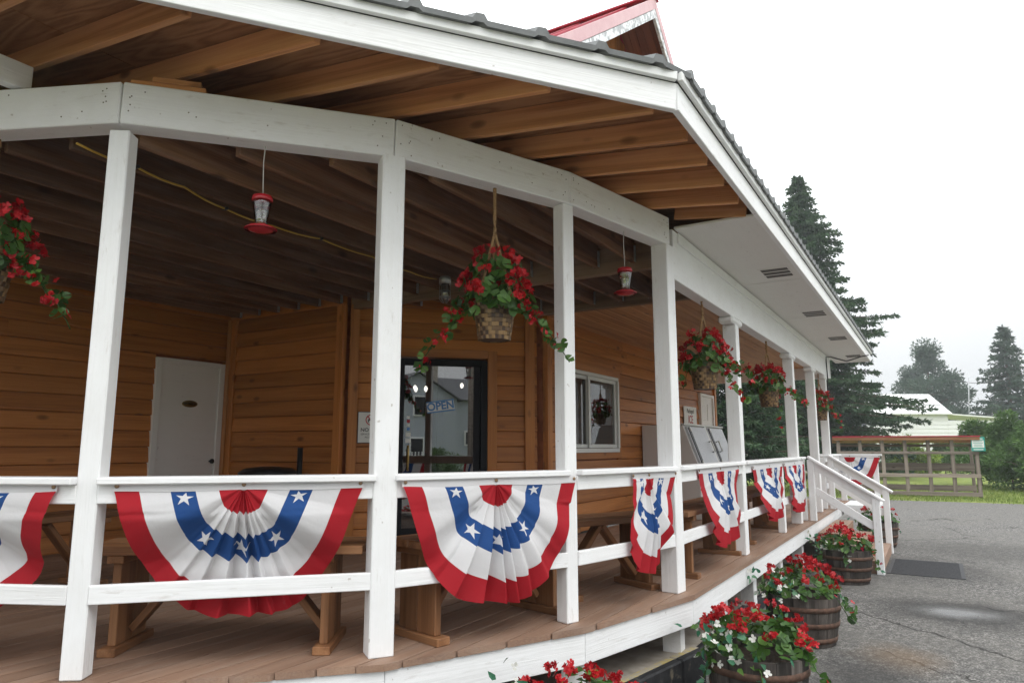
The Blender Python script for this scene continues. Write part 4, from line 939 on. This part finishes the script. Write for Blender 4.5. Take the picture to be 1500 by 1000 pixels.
# ---- yellow extension cord stapled along the joists and the caged light it feeds
cp = [onZ(x, y, 3.292) for x, y in ((112, 210), (200, 245), (270, 274), (330, 306), (400, 331), (470, 350), (545, 376), (600, 398), (640, 409))]
pts = []
for a, b in zip(cp, cp[1:]): pts += [a+(b-a)*k/4+Vector((0, 0, -.012*math.sin(PI*k/4))) for k in range(4)]
pts.append(cp[-1]); cd = tag(tube('extension_cord', pts, .0065, 'yellow_cord', None, 6), 'yellow extension cord stapled under the dark ceiling joists', 'cord')
for x in cp[1:7:2]: box('clip', (x.x, x.y, x.z+.001), (.02, .05, .02), 'black', cd)
lt = onZ(652, 408, 3.285); lg = thing('caged_light', (lt.x, lt.y, 3.05), 'grey caged ceiling light at the end of the yellow cord', 'light fitting')
lathe('cap', [(.045, .18), (.06, .18), (.06, .235), (.05, .25)], 'galvanised', lg, (lt.x, lt.y, 3.05), n=16); lathe('globe', [(.02, .0), (.04, .02), (.045, .10), (.045, .178)], 'clear', lg, (lt.x, lt.y, 3.05), n=16)
for k in range(6):
    a = 2*PI*k/6; tube('cage_wire', [(lt.x+.052*math.cos(a), lt.y+.052*math.sin(a), 3.23), (lt.x+.054*math.cos(a), lt.y+.054*math.sin(a), 3.08), (lt.x+.02*math.cos(a), lt.y+.02*math.sin(a), 3.04)], .003, 'galvanised', lg, 4)
for z_ in (3.1, 3.16): lathe('cage_ring', [(.052, -.003), (.056, 0), (.052, .003), (.050, 0), (.052, -.003)], 'galvanised', lg, (lt.x, lt.y, z_), n=16)
# dark cable running down the last post from the eave
cx = [onZ(1272, 520, 3.44), onZ(1262, 522, 3.44), onZ(1240, 529, 3.44), onZ(1217, 523, 3.44)]
tag(tube('dark_cable', cx + [Vector((9.42, -.085, 3.4)), Vector((9.42, -.09, 3.0)), Vector((9.36, -.085, 2.8)), Vector((9.34, -.085, 1.9)), Vector((9.38, -.085, 1.52))], .011, 'wire'), 'dark cable looping under the soffit and down the last post', 'cable')

# ================================================================== half-barrel planters
def stave_mesh(R0_, R1_, h, n):
    vs, fs = [], []; w = PI/n*.965; rows = 5
    for i in range(rows+1):
        t = i/rows; r = R0_+(R1_-R0_)*math.sin(t*PI/2); z = h*t
        for rr in (r, r-.024):
            vs += [(rr*math.cos(-w), rr*math.sin(-w), z), (rr*math.cos(w), rr*math.sin(w), z)]
    for i in range(rows):
        a = i*4; b = a+4; fs += [(a, a+1, b+1, b), (a+3, a+2, b+2, b+3), (a+1, a+3, b+3, b+1), (a+2, a, b, b+2)]
    fs += [(0, 2, 3, 1), (rows*4, rows*4+1, rows*4+3, rows*4+2)]
    # local X up so that the grain follows the stave
    me = pyd('stave', [(z, y, -x) for x, y, z in vs], fs); me.materials.append(MAT['stave']); return me
HB = .43; NS = 20; SM = stave_mesh(.275, .335, HB, NS)
MX = Matrix(((0, 0, -1, 0), (0, 1, 0, 0), (1, 0, 0, 0), (0, 0, 0, 1)))
def planter(x, y, label, wside, seed, nl=85, nf=46, ivy=26):
    random.seed(seed); t = thing('barrel_planter', (x, y, GZ), label, 'planter', 'half barrel planters along the porch')
    for k in range(NS): mk('stave', SM, None, t, Matrix.Translation((x, y, GZ+.004)) @ Matrix.Rotation(2*PI*k/NS+.1, 4, 'Z') @ MX)
    for z_ in (.035, .17, .31):
        r = .275+.06*math.sin(z_/HB*PI/2); r2 = .275+.06*math.sin((z_+.045)/HB*PI/2)
        lathe('hoop', [(r-.01, z_), (r+.006, z_), (r2+.006, z_+.045), (r2-.01, z_+.045)], 'hoop', t, (x, y, GZ+.004), n=40)
    lathe('soil', [(.30, HB-.07), (.30, HB-.05), (.15, HB-.03), (.01, HB-.02)], 'soil', t, (x, y, GZ), n=20); zs = GZ+HB-.03
    for k in range(nl):
        a = random.uniform(0, 2*PI); r = .36*math.sqrt(random.random()); h = .26*(1-(r/.42)**2)*random.uniform(.35, 1.05); p = Vector((x+r*math.cos(a), y+r*math.sin(a), zs+h+.02))
        put('leaf', random.choice(LEAF), p, random.uniform(.028, .05), Vector((math.cos(a)*r*2, math.sin(a)*r*2, .7))+rv(.35), t)
    for k in range(nf):
        a = random.uniform(0, 2*PI); r = .38*math.sqrt(random.random()); h = .30*(1-(r/.48)**2)*random.uniform(.75, 1.1); p = Vector((x+r*math.cos(a), y+r*math.sin(a), zs+h+.05))
        put('flower', random.choice(RED), p, random.uniform(.026, .038), Vector((math.cos(a)*r, math.sin(a)*r, .8))+rv(.3), t)
    ws = Vector((math.cos(wside), math.sin(wside), 0)); wt = Vector((-ws.y, ws.x, 0))
    for k in range(ivy):                                     # paler trailing vines with white bells on one side
        p = Vector((x, y, zs+.06))+ws*random.uniform(.18, .44)+wt*random.gauss(0, .16)+Vector((0, 0, random.uniform(-.06, .16)))
        put('leaf', random.choice(IVY), p, random.uniform(.03, .05), Vector((-F0.x, -F0.y, .6))+rv(.5), t)
        if k % 2: put('white_flower', random.choice(WHT), p+rv(.04)-F0*.02, random.uniform(.026, .038), Vector((-F0.x, -F0.y, .5))+rv(.4), t)
    for k in range(5):
        a = wside+random.uniform(-1.2, 1.2) if k < 3 else HEAD-PI/2+random.uniform(-.9, .5); e = Vector((math.cos(a), math.sin(a), 0))
        vine(t, Vector((x, y, zs+.1))+e*.2, Vector((x, y, zs-random.uniform(.12, .3)))+e*random.uniform(.38, .46), .14, 14, 4, .036, .03, IVY[:1]+LEAF[:1] if k < 3 else LEAF+IVY[:1], WHT if k < 3 else REDS+PNK)
LW_ = HEAD+PI/2
def at_barrel(px, py): p = onZ(px, py, GZ); return p
planter(-0.24, -0.65, 'barrel planter of red and white flowers nearest the camera with its hoops in view', LW_+.3, 11, 130, 44, 52)
planter(1.89, -0.61, 'barrel planter second from the steps, between two other planters', LW_+.2, 12, 120, 42, 46)
planter(5.28, -0.64, 'barrel planter beside the near foot of the steps', LW_, 13, 100, 40, 36)
planter(9.3, -.78, 'barrel planter beyond the far handrail of the steps', LW_, 14, 90, 28, 32)
planter(-2.10, -.22, 'barrel planter at the bottom edge of the picture, only its flowers showing', LW_, 15, 110, 26, 50)
random.seed(21)
# ---- mat at the foot of the steps
qm = [onZ(x, y, GZ+.01) for x, y in ((1292, 838), (1306, 820), (1410, 826), (1411, 853))]
mat_ = thing('rubber_mat', ((qm[0].x+qm[2].x)/2, (qm[0].y+qm[2].y)/2, GZ), 'black rubber mat on the asphalt at the foot of the steps', 'mat')
u0, u1, v0, v1 = 6.25, 7.75, -2.02, -1.06
box('base', ((u0+u1)/2, (v0+v1)/2, GZ+.006), (u1-u0, v1-v0, .01), 'rubber', mat_, bev=.003)
for k in range(22): board('rib', (u0+.05+k*(u1-u0-.1)/21, v0+.05, GZ+.013), (u0+.05+k*(u1-u0-.1)/21, v1-.05, GZ+.013), .03, .006, 'rubber', mat_, bev=.002)
# ================================================================== beyond the car park
# open timber rack with a red roof
rl, rr = onZ(1233, 724, GZ), onZ(1437, 729, GZ)
rk_ = thing('timber_rack', (*((rl+rr)/2).xy, GZ), 'open weathered timber rack with a red roof beyond the car park', 'rack')
dr_ = Vector((rr.x-rl.x, rr.y-rl.y, 0)); WR = dr_.length; dr_.normalize(); nb = Vector((-dr_.y, dr_.x, 0)); nb = nb if nb.x > 0 else -nb
def rp(s, dep, z): p = rl+dr_*s+nb*dep; return Vector((p.x, p.y, z))
rt_ = (onX(1437, 640, rr.x).z); Dd = .95
def rz_(y): return onX(1437, y, rr.x).z
for k in range(7):
    s = WR*k/6; board('post', rp(s, 0, GZ), rp(s, 0, rt_-.06), .09, .12, 'weathered', rk_, up=dr_)
    if k in (0, 6): board('back_post', rp(s, Dd, GZ), rp(s, Dd, rt_-.22), .09, .1, 'weathered', rk_, up=dr_)
    if k in (0, 3, 6): board('tie', rp(s, .06, rt_-.16), rp(s, Dd-.06, rt_-.30), .04, .1, 'weathered', rk_)
for y_, h_ in ((663, .10), (697, .13), (724, .14)): board('rail', rp(-.06, -.075, rz_(y_)), rp(WR+.06, -.075, rz_(y_)), .04, h_, 'weathered', rk_)
for y_, h_ in ((652, .1), (685, .28), (717, .2)): board('back_rail', rp(-.06, Dd-.075, rz_(y_)), rp(WR+.06, Dd-.075, rz_(y_)), .04, h_, 'weathered', rk_)
ra, rb_ = rp(-.2, -.25, rt_+.02), rp(WR+.12, -.25, rt_+.02); tilt = nb*(Dd+.5)+Vector((0, 0, -.22))
vs = [ra, rb_, rb_+tilt, ra+tilt]; vs += [q+Vector((0, 0, .035)) for q in vs]
rf = mk('roof', pyd('roof', vs, [(3, 2, 1, 0), (4, 5, 6, 7), (0, 1, 5, 4), (1, 2, 6, 5), (2, 3, 7, 6), (3, 0, 4, 7)]), 'red_metal', rk_)
board('roof_board', rp(-.18, -.21, rt_-.045), rp(WR+.1, -.21, rt_-.045), .04, .11, 'bench', rf)
gs = onX(1432, 650, rr.x-.12); sg = thing('green_sign', (gs.x, gs.y, gs.z-.25), 'small green and white notice on the end post of the timber rack', 'sign')
nf_ = -nb; mg = face(gs+nf_*.06, nf_); mk('panel', boxmesh(.42, .5, .01, .003, 'sign_green'), None, sg, mg); mk('face', boxmesh(.36, .26, .004, 0, 'sign_white'), None, sg, mg @ Matrix.Translation((0, 0, .007)))
for k in range(4): mk('text_line', boxmesh((.28, .3, .24, .27)[k], .018, .002, 0, 'sign_green'), None, sg, mg @ Matrix.Translation((0, .09-.058*k, .0105)))
for k in range(2): mk('text_line', boxmesh(.3, .03, .002, 0, 'sign_white'), None, sg, mg @ Matrix.Translation((0, .185-.38*k, .007)))

# ---- vegetation
def quads_mesh(name, Q, m):
    n = len(Q); me = bpy.data.meshes.new(name); me.vertices.add(n*4); me.vertices.foreach_set('co', Q.reshape(-1).astype(np.float32))
    me.loops.add(n*4); me.loops.foreach_set('vertex_index', np.arange(n*4, dtype=np.int32)); me.polygons.add(n)
    me.polygons.foreach_set('loop_start', np.arange(0, n*4, 4, dtype=np.int32)); me.polygons.foreach_set('loop_total', np.full(n, 4, dtype=np.int32)); me.update(); me.validate()
    me.materials.append(MAT[m]); return me
def sprays(P, Dv, L, Wd, rng):
    n = len(P); Dv = Dv/np.linalg.norm(Dv, axis=1, keepdims=True); r = rng.normal(size=(n, 3)); s = np.cross(Dv, r); s /= np.linalg.norm(s, axis=1, keepdims=True)+1e-9
    L = L[:, None]; Wd = Wd[:, None]; m_ = P+Dv*L*.5
    return np.stack([P, m_+s*Wd*.5, P+Dv*L, m_-s*Wd*.5], axis=1)
def conifer(name, base, H_, R_, seed, label, m='spruce_needles', levels=44, per=7, z0=.04, pw=.85, droop=.28, step=.13, spr=7, ragged=.35, lsp=.17, bare=0., group='evergreen trees beyond the porch'):
    rng = np.random.default_rng(seed); t = thing(name, base, label, 'tree', group); Q = []; bx = base[0]; by = base[1]; bz = base[2]
    tv, tf = tube_data([(bx, by, bz), (bx+.02*H_*.2, by, bz+H_*.5), (bx, by, bz+H_*.98)], [H_*.017, H_*.010, H_*.002], 8)
    mk('trunk', pyd('trunk', tv, tf, True), 'bark', t)
    bv, bf = [], []
    for i in range(levels):
        f = (i+.5)/levels; z = H_*(z0+(1-z0)*f); Rl = R_*(1-f)**pw*(1+ragged*.5*math.sin(f*23+seed))
        k = per if f < .85 else max(4, per-2)
        for j in range(k):
            az_ = 2*PI*(j+rng.random()*.8)/k+i*1.3; Lb = max(.15, Rl*(1-ragged+2*ragged*rng.random()*.75)); zz = z+rng.normal()*H_*.006
            n_ = max(4, int(Lb/step)); tt = np.linspace(.12+bare, 1, n_); lift = rng.uniform(.02, .16)
            X = bx+math.cos(az_)*Lb*tt; Y = by+math.sin(az_)*Lb*tt; Zc = bz+zz+Lb*(lift*tt-droop*tt**2+.16*tt**4)
            P = np.stack([X, Y, Zc], 1); i0 = len(bv)
            a_, b_ = tube_data([(bx, by, bz+zz), tuple(P[n_//2]), tuple(P[-1])], [max(.008, Lb*.014), Lb*.008, .004], 4); bv += a_; bf += [tuple(q+i0 for q in ff) for ff in b_]
            d_ = np.array([math.cos(az_), math.sin(az_), -.1]); sd2 = np.array([-math.sin(az_), math.cos(az_), 0])
            for sgn in (-1, 1):
                tl = (.16+.30*(1-tt)**.6*np.minimum(1, Lb/1.5))*np.minimum(1, .4+Lb)*rng.uniform(.6, 1.25, n_)
                dv = d_*.65+sgn*sd2*.8+np.array([0, 0, -.22])+rng.normal(size=(n_, 3))*.22
                for q in range(spr):
                    fq = (q+rng.random(n_))/spr; pp = P+dv*(tl*fq)[:, None]+np.array([0, 0, -.10])*(tl*fq**2)[:, None]
                    Q.append(sprays(pp, dv+rng.normal(size=(n_, 3))*.55+np.array([0, 0, -.15]), lsp*rng.uniform(.6, 1.2, n_), lsp*.34*rng.uniform(.7, 1.3, n_), rng))
            Q.append(sprays(P, np.tile(d_, (n_, 1))+rng.normal(size=(n_, 3))*.5, np.full(n_, lsp), np.full(n_, lsp*.36), rng))
    mk('branches', pyd('branches', bv, bf), 'bark', t)['kind'] = 'stuff'; mk('crown', quads_mesh('crown', np.concatenate(Q), m), None, t); return t
def ground(p): return (p.x, p.y, GZ)
b1 = far(1196, 690, 46.); conifer('spruce_tree', ground(b1), 18.9, 5.6, 3, 'tall dark spruce rising right behind the end of the porch', levels=60, per=10, ragged=.45, lsp=.28, step=.15, spr=7, droop=.34, pw=.8)
b2 = far(1082, 690, 31.); conifer('spruce_tree', ground(b2), 11.5, 3.3, 5, 'spruce seen between the porch posts behind the hanging baskets', levels=34, per=8, lsp=.2)
def pine(name, base, H_, R_, seed, label, m='pine_needles', clumps=60, cr=1.3, nq=420, lq=.35, low=.25, group='evergreen trees beyond the porch', tk=.018):
    """round-crowned tree: needle tufts gathered in clumps on real limbs"""
    rng = np.random.default_rng(seed); t = thing(name, base, label, 'tree', group); bx, by, bz = base; Q = []; bv, bf = [], []
    tv, tf = tube_data([(bx, by, bz), (bx+.1, by, bz+H_*.5), (bx, by, bz+H_*.93)], [H_*tk, H_*tk*.7, H_*tk*.2], 8); mk('trunk', pyd('trunk', tv, tf, True), 'bark', t)
    for k in range(clumps):
        f = low+(1-low)*rng.random()**.85; az_ = rng.random()*2*PI; env = math.sin(min(1, (f-low)/(1-low)*.85+.28)*PI)**.7; r = R_*env*rng.uniform(.45, 1.05)
        c = np.array([bx+r*math.cos(az_), by+r*math.sin(az_), bz+H_*f+rng.normal()*.2]); i0 = len(bv)
        a_, b_ = tube_data([(bx, by, max(bz+H_*.15, c[2]-r*.35)), tuple(c)], [H_*.005, .02], 4); bv += a_; bf += [tuple(q+i0 for q in ff) for ff in b_]
        q = rng.normal(size=(nq, 3)); q /= np.linalg.norm(q, axis=1, keepdims=True); rad = rng.random(nq)**.45; crk_ = cr*rng.uniform(.6, 1.15); pp = c+q*rad[:, None]*np.array([crk_, crk_, crk_*.55])
        Q.append(sprays(pp, q+np.array([0, 0, .25])+rng.normal(size=(nq, 3))*.5, lq*rng.uniform(.6, 1.2, nq), lq*.42*rng.uniform(.6, 1.2, nq), rng))
    mk('limbs', pyd('limbs', bv, bf), 'bark', t)['kind'] = 'stuff'; mk('crown', quads_mesh('crown', np.concatenate(Q), m), None, t); return t
p = far(1368, 640, 100.); pine('pine_tree', ground(p), 14.2, 4.6, 8, 'round-topped pine behind the white barn', clumps=55, nq=260, cr=1.5, lq=.42)
p = far(1345, 640, 112.); pine('pine_tree', ground(p), 12.0, 4.2, 9, 'paler pine partly hidden left of the round-topped pine', clumps=45, nq=240, cr=1.5, lq=.45)
p = far(1486, 640, 82.); conifer('spruce_tree', ground(p), 13.5, 4.4, 12, 'spruce at the right edge of the picture behind the shrubs', m='pine_needles', levels=30, per=7, step=.3, spr=5, lsp=.42, ragged=.3)
def shrub(name, base, H_, R_, seed, label, m='shrub_leaves', clumps=40, nq=260, lq=.17, cr=.6, group='shrubs beyond the car park'):
    t = pine(name, base, H_, R_, seed, label, m, clumps, cr, nq, lq, .08, group, .02); t['category'] = 'shrub'; return t
p = far(1482, 690, 37.); shrub('leafy_shrub', ground(p), 2.8, 1.9, 31, 'big dark green shrub at the right edge beside the timber rack', clumps=60)
p = far(1436, 690, 40.); shrub('leafy_shrub', ground(p), 2.9, 1.2, 32, 'leafy shrub right behind the end of the timber rack', clumps=34)
p = far(1530, 690, 35.); shrub('leafy_shrub', ground(p), 2.6, 1.6, 33, 'dark shrub just cut off by the right edge', clumps=36)
p = far(1331, 690, 50.); shrub('lime_shrub', ground(p), 2.1, 1.6, 34, 'bright lime green shrub seen through the timber rack', 'lime_leaves', clumps=34)
p = far(1385, 690, 53.); shrub('leafy_shrub', ground(p), 1.9, 1.9, 35, 'loose green shrub behind the middle of the timber rack', clumps=34)
p = far(1275, 690, 54.); shrub('leafy_shrub', ground(p), 2.0, 2.0, 36, 'low shrub under the tall spruce behind the rack', clumps=30)
# far line of trees fading into the haze, one mass
rng = np.random.default_rng(4); QQ = []
for k in range(120):
    px = rng.uniform(1000, 1750); p = far(px, 650, rng.uniform(190, 240)); hh = rng.uniform(5, 9.5); c = np.array([p.x, p.y, GZ+hh*.5]); q = rng.normal(size=(260, 3)); q /= np.linalg.norm(q, axis=1, keepdims=True)
    QQ.append(sprays(c+q*np.array([3., 3., hh*.5])*rng.random((260, 1))**.4, q+rng.normal(size=(260, 3))*.5, np.full(260, 1.1), np.full(260, .6), rng))
fw_ = mk('far_wood', quads_mesh('far_wood', np.concatenate(QQ), 'pine_needles'), None); fw_['kind'] = 'stuff'; fw_['label'] = 'far line of trees on the horizon'
# grass along the edge of the car park
n = 26000; gu = rng.uniform(21.4, 33, n); gv = rng.uniform(-10, 6, n); ok = gu > 22.0+.25*np.sin(gv*1.7)+.2*rng.normal(size=n); gu, gv = gu[ok], gv[ok]; n = len(gu)
PP = np.stack([gu, gv, np.full(n, GZ-.01)], 1); gd = rng.normal(size=(n, 3))*.4+np.array([0, 0, 1.]); gr = mk('grass', quads_mesh('grass', sprays(PP, gd, rng.uniform(.05, .15, n), rng.uniform(.012, .03, n), rng), 'grass_blades'), None); gr['kind'] = 'stuff'; gr['label'] = 'rough grass growing beyond the car park'

# ---- buildings
def far_wall(name, P, Q, z0, z1, m, par, course=.28, tops=None):
    """clapboard wall from P to Q seen from outside, made of lapped courses"""
    P = Vector((*P, 0)); Q = Vector((*Q, 0)); d = (Q-P).normalized(); nn = Vector((d.y, -d.x, 0)); vs, fs = [], []; z = z0
    while z < z1-.01:
        zt = min(z+course, z1); i = len(vs); vs += [P+nn*.03+Vector((0, 0, z)), Q+nn*.03+Vector((0, 0, z)), Q+Vector((0, 0, zt)), P+Vector((0, 0, zt))]; fs.append((i, i+1, i+2, i+3))
        i = len(vs); vs += [P+Vector((0, 0, z)), Q+Vector((0, 0, z)), Q+nn*.03+Vector((0, 0, z)), P+nn*.03+Vector((0, 0, z))]; fs.append((i, i+1, i+2, i+3)); z = zt
    return mk(name, pyd(name, vs, fs), m, par)
bc = far(1387, 607, 64.); bl = bc-dr_*0
dB = Vector((R0.x, R0.y, 0)); nB = Vector((F0.x, F0.y, 0))
barn = thing('white_barn', (bc.x, bc.y, GZ), 'white clapboard barn with a pale metal roof behind the rack', 'barn')
zt = bc.z; cR = Vector((bc.x, bc.y, 0)); cL = cR-dB*11
far_wall('wall', cL.xy, cR.xy, GZ, zt, 'far_white', barn, .32)
rtop = far(1384, 578, 66.5).z
def quad(name, pts, m, par, th=.06):
    n3 = (Vector(pts[1])-Vector(pts[0])).cross(Vector(pts[2])-Vector(pts[0])).normalized()*th; vs = [Vector(p) for p in pts]+[Vector(p)+n3 for p in pts]; k = len(pts)
    return mk(name, pyd(name, vs, [tuple(range(k-1, -1, -1)), tuple(range(k, 2*k))]+[(i, (i+1) % k, k+(i+1) % k, k+i) for i in range(k)]), m, par)
Zv = lambda z: Vector((0, 0, z))
quad('roof', [cL+Zv(zt)-nB*.3, cR+Zv(zt)-nB*.3+dB*.25, cR+nB*2.2+Zv(rtop)+dB*.05, cL+nB*2.2+Zv(rtop)], 'white_metal_paint', barn)
quad('roof', [cL+nB*2.2+Zv(rtop), cR+nB*2.2+Zv(rtop), cR+nB*4.6+Zv(zt), cL+nB*4.6+Zv(zt)], 'white_metal_paint', barn)
quad('end_wall', [cR+Zv(GZ)+dB*.01, cR+nB*4.5+Zv(GZ)+dB*.01, cR+nB*4.5+Zv(zt)+dB*.01, cR+nB*2.2+Zv(rtop-.1)+dB*.01, cR+Zv(zt)+dB*.01], 'far_white', barn, .05)
for f in (.45,): board('roof_seam', cL+nB*(2.2*f-.3)+Zv(zt+(rtop-zt)*f+.04), cR+nB*(2.2*f-.3)+Zv(zt+(rtop-zt)*f+.04), .08, .05, 'flashing', barn)
eR = cR+dB*5.2; zlo = far(1462, 613, 64.).z
far_wall('lean_to_wall', (cR+dB*.02).xy, eR.xy, GZ, zlo-.05, 'far_white', barn, .32)
quad('lean_to_roof', [cR+Zv(zt-.02)-nB*.25, eR+Zv(zlo)-nB*.25, eR+Zv(zlo)+nB*4, cR+Zv(zt-.02)+nB*4], 'white_metal_paint', barn, .1)
tag(tube('antenna_mast', [far(1420, 650, 75.)*1, far(1419, 553, 75.)], .045, 'galvanised'), 'thin antenna mast between the pine and the right-hand spruce', 'mast')
# pale house behind the spruces, seen only in gaps
hc = far(1128, 690, 52.); hs_ = thing('pale_house', ground(hc), 'pale house glimpsed between the spruce boughs and porch posts', 'house')
hl, hr_ = Vector((hc.x, hc.y, 0))-dB*4.5, Vector((hc.x, hc.y, 0))+dB*6.5
far_wall('wall', hl.xy, hr_.xy, GZ, 3.1, 'cream_house', hs_, .22)
quad('roof', [hl-dB*.3-nB*.4+Zv(3.0), hr_+dB*.3-nB*.4+Zv(3.0), hr_+dB*.3+nB*3.5+Zv(5.2), hl-dB*.3+nB*3.5+Zv(5.2)], 'shingle', hs_)
for s in (2.2, 5.5, 8.6):
    w_ = mk('window', boxmesh(1.0, 1.2, .06, .01, 'far_white'), None, hs_, face(hl+dB*s-nB*.05+Zv(1.6), -nB)); mk('pane', boxmesh(.84, 1.04, .02, 0, 'dark_bronze'), None, w_, face(hl+dB*s-nB*.09+Zv(1.6), -nB))
# house, pole and shrubs across the road behind the camera: they show in the glass of the entrance
c_ref = Vector((6.21, 9.77, 1.65))
def refl(px, py, dist_):
    r = ray(px, py); t = ((Vector((.45, 3.95, 0))-CAM).dot(nc))/(r.dot(nc)); q = CAM+r*t; dd = (q-c_ref); return c_ref+dd*(dist_/math.hypot(dd.x, dd.y))
hb = refl(612, 650, 44.); hN = Vector((c_ref.x-hb.x, c_ref.y-hb.y, 0)).normalized(); hN = Matrix.Rotation(math.radians(-24), 3, 'Z') @ hN; hX = Vector((-hN.y, hN.x, 0))
rxd = refl(660, 650, 44.)-hb; hX = hX if hX.dot(rxd) > 0 else -hX
hz = refl(612, 546, 44.).z; ez = refl(668, 583, 44.).z; hw = 2.7; ez2 = hz-(hz-ez)
gh = thing('grey_house', ground(hb), 'blue-grey gabled house reflected in the entrance door glass', 'house'); hb0 = Vector((hb.x, hb.y, 0))
def hq(s, d_, z): return hb0+hX*s-hN*d_+Vector((0, 0, z))
quad('wall', [hq(-hw, 0, GZ), hq(hw, 0, GZ), hq(hw, 0, ez), hq(0, 0, hz), hq(-hw, 0, ez)], 'far_blue', gh)
quad('wall', [hq(hw, .4, GZ), hq(hw+8, .4, GZ), hq(hw+8, .4, ez), hq(hw, .4, ez)], 'far_blue', gh)
quad('roof', [hq(0, -.3, hz+.05), hq(hw+.3, -.3, ez-.1), hq(hw+.3, 5, ez-.1), hq(0, 5, hz+.05)], 'shingle', gh); quad('roof', [hq(0, -.3, hz+.05), hq(-hw-.3, -.3, ez-.1), hq(-hw-.3, 5, ez-.1), hq(0, 5, hz+.05)], 'shingle', gh)
quad('roof', [hq(hw-.2, .1, ez), hq(hw+8.3, .1, ez), hq(hw+8.3, 4, hz+.2), hq(0, 4, hz+.2)], 'shingle', gh)
for (s, z, w, h) in ((.1, 4.2, .8, 1.1), (-.1, 1.6, .8, 1.1), (3.9, 2.2, .7, .8)):
    f_ = mk('window', boxmesh(w+.2, h+.2, .08, .01, 'far_white'), None, gh, face(hq(s, -.05 if s < 3 else .35, z), hN)); mk('pane', boxmesh(w, h, .02, 0, 'dark_bronze'), None, f_, face(hq(s, -.10 if s < 3 else .30, z), hN))
box('chimney', hq(2.2, 3, hz+.3), (.7, .7, 1.8), 'concrete', gh); 
for k in range(9): box('porch_baluster', hq(-2+.22*k, -1.2, .9), (.06, .06, .9), 'far_white', gh)
up_ = refl(690, 650, 26.); tag(tube('utility_pole', [(up_.x, up_.y, GZ), (up_.x, up_.y, 8)], .14, 'weathered', None, 10), 'brown utility pole reflected at the right of the door glass', 'pole')
p = refl(598, 650, 47.); shrub('leafy_shrub', ground(p+hX*-4), 5.5, 2.6, 41, 'tree-sized shrub beside the reflected grey house', clumps=26, nq=220, lq=.3, cr=1.0)
p = refl(640, 650, 41.); shrub('leafy_shrub', ground(p), 1.3, 1.2, 42, 'low shrub at the foot of the reflected grey house', clumps=20, nq=200)
# overhead power line
a, b = far(1560, 512, 60.), far(1395, 556, 95.); pts = [a+(b-a)*k/12+Vector((0, 0, -1.2*math.sin(PI*k/12))) for k in range(13)]
tag(tube('power_line', pts, .03, 'wire', None, 4), 'thin overhead power line across the pale sky at right', 'cable')
# thin summer haze over everything
SXT = (-120., 420., -260., 330.)
me = boxmesh(SXT[1]-SXT[0], SXT[3]-SXT[2], 22., 0, 'sign_white').copy(); me.materials.clear()
hm = bpy.data.materials.new('haze'); hm.use_nodes = True; hn = hm.node_tree; hn.nodes.remove(hn.nodes['Principled BSDF'])
pvn = hn.nodes.new('ShaderNodeVolumePrincipled'); pvn.inputs['Color'].default_value = (.93, .96, 1, 1); pvn.inputs['Density'].default_value = .0012; pvn.inputs['Anisotropy'].default_value = .2
hn.links.new(pvn.outputs[0], hn.nodes['Material Output'].inputs['Volume']); me.materials.append(hm)
hz_ = mk('haze', me, None, None, Matrix.Translation(((SXT[0]+SXT[1])/2, (SXT[2]+SXT[3])/2, GZ-1+11.))); hz_['kind'] = 'stuff'; hz_['label'] = 'thin pale haze in the air'
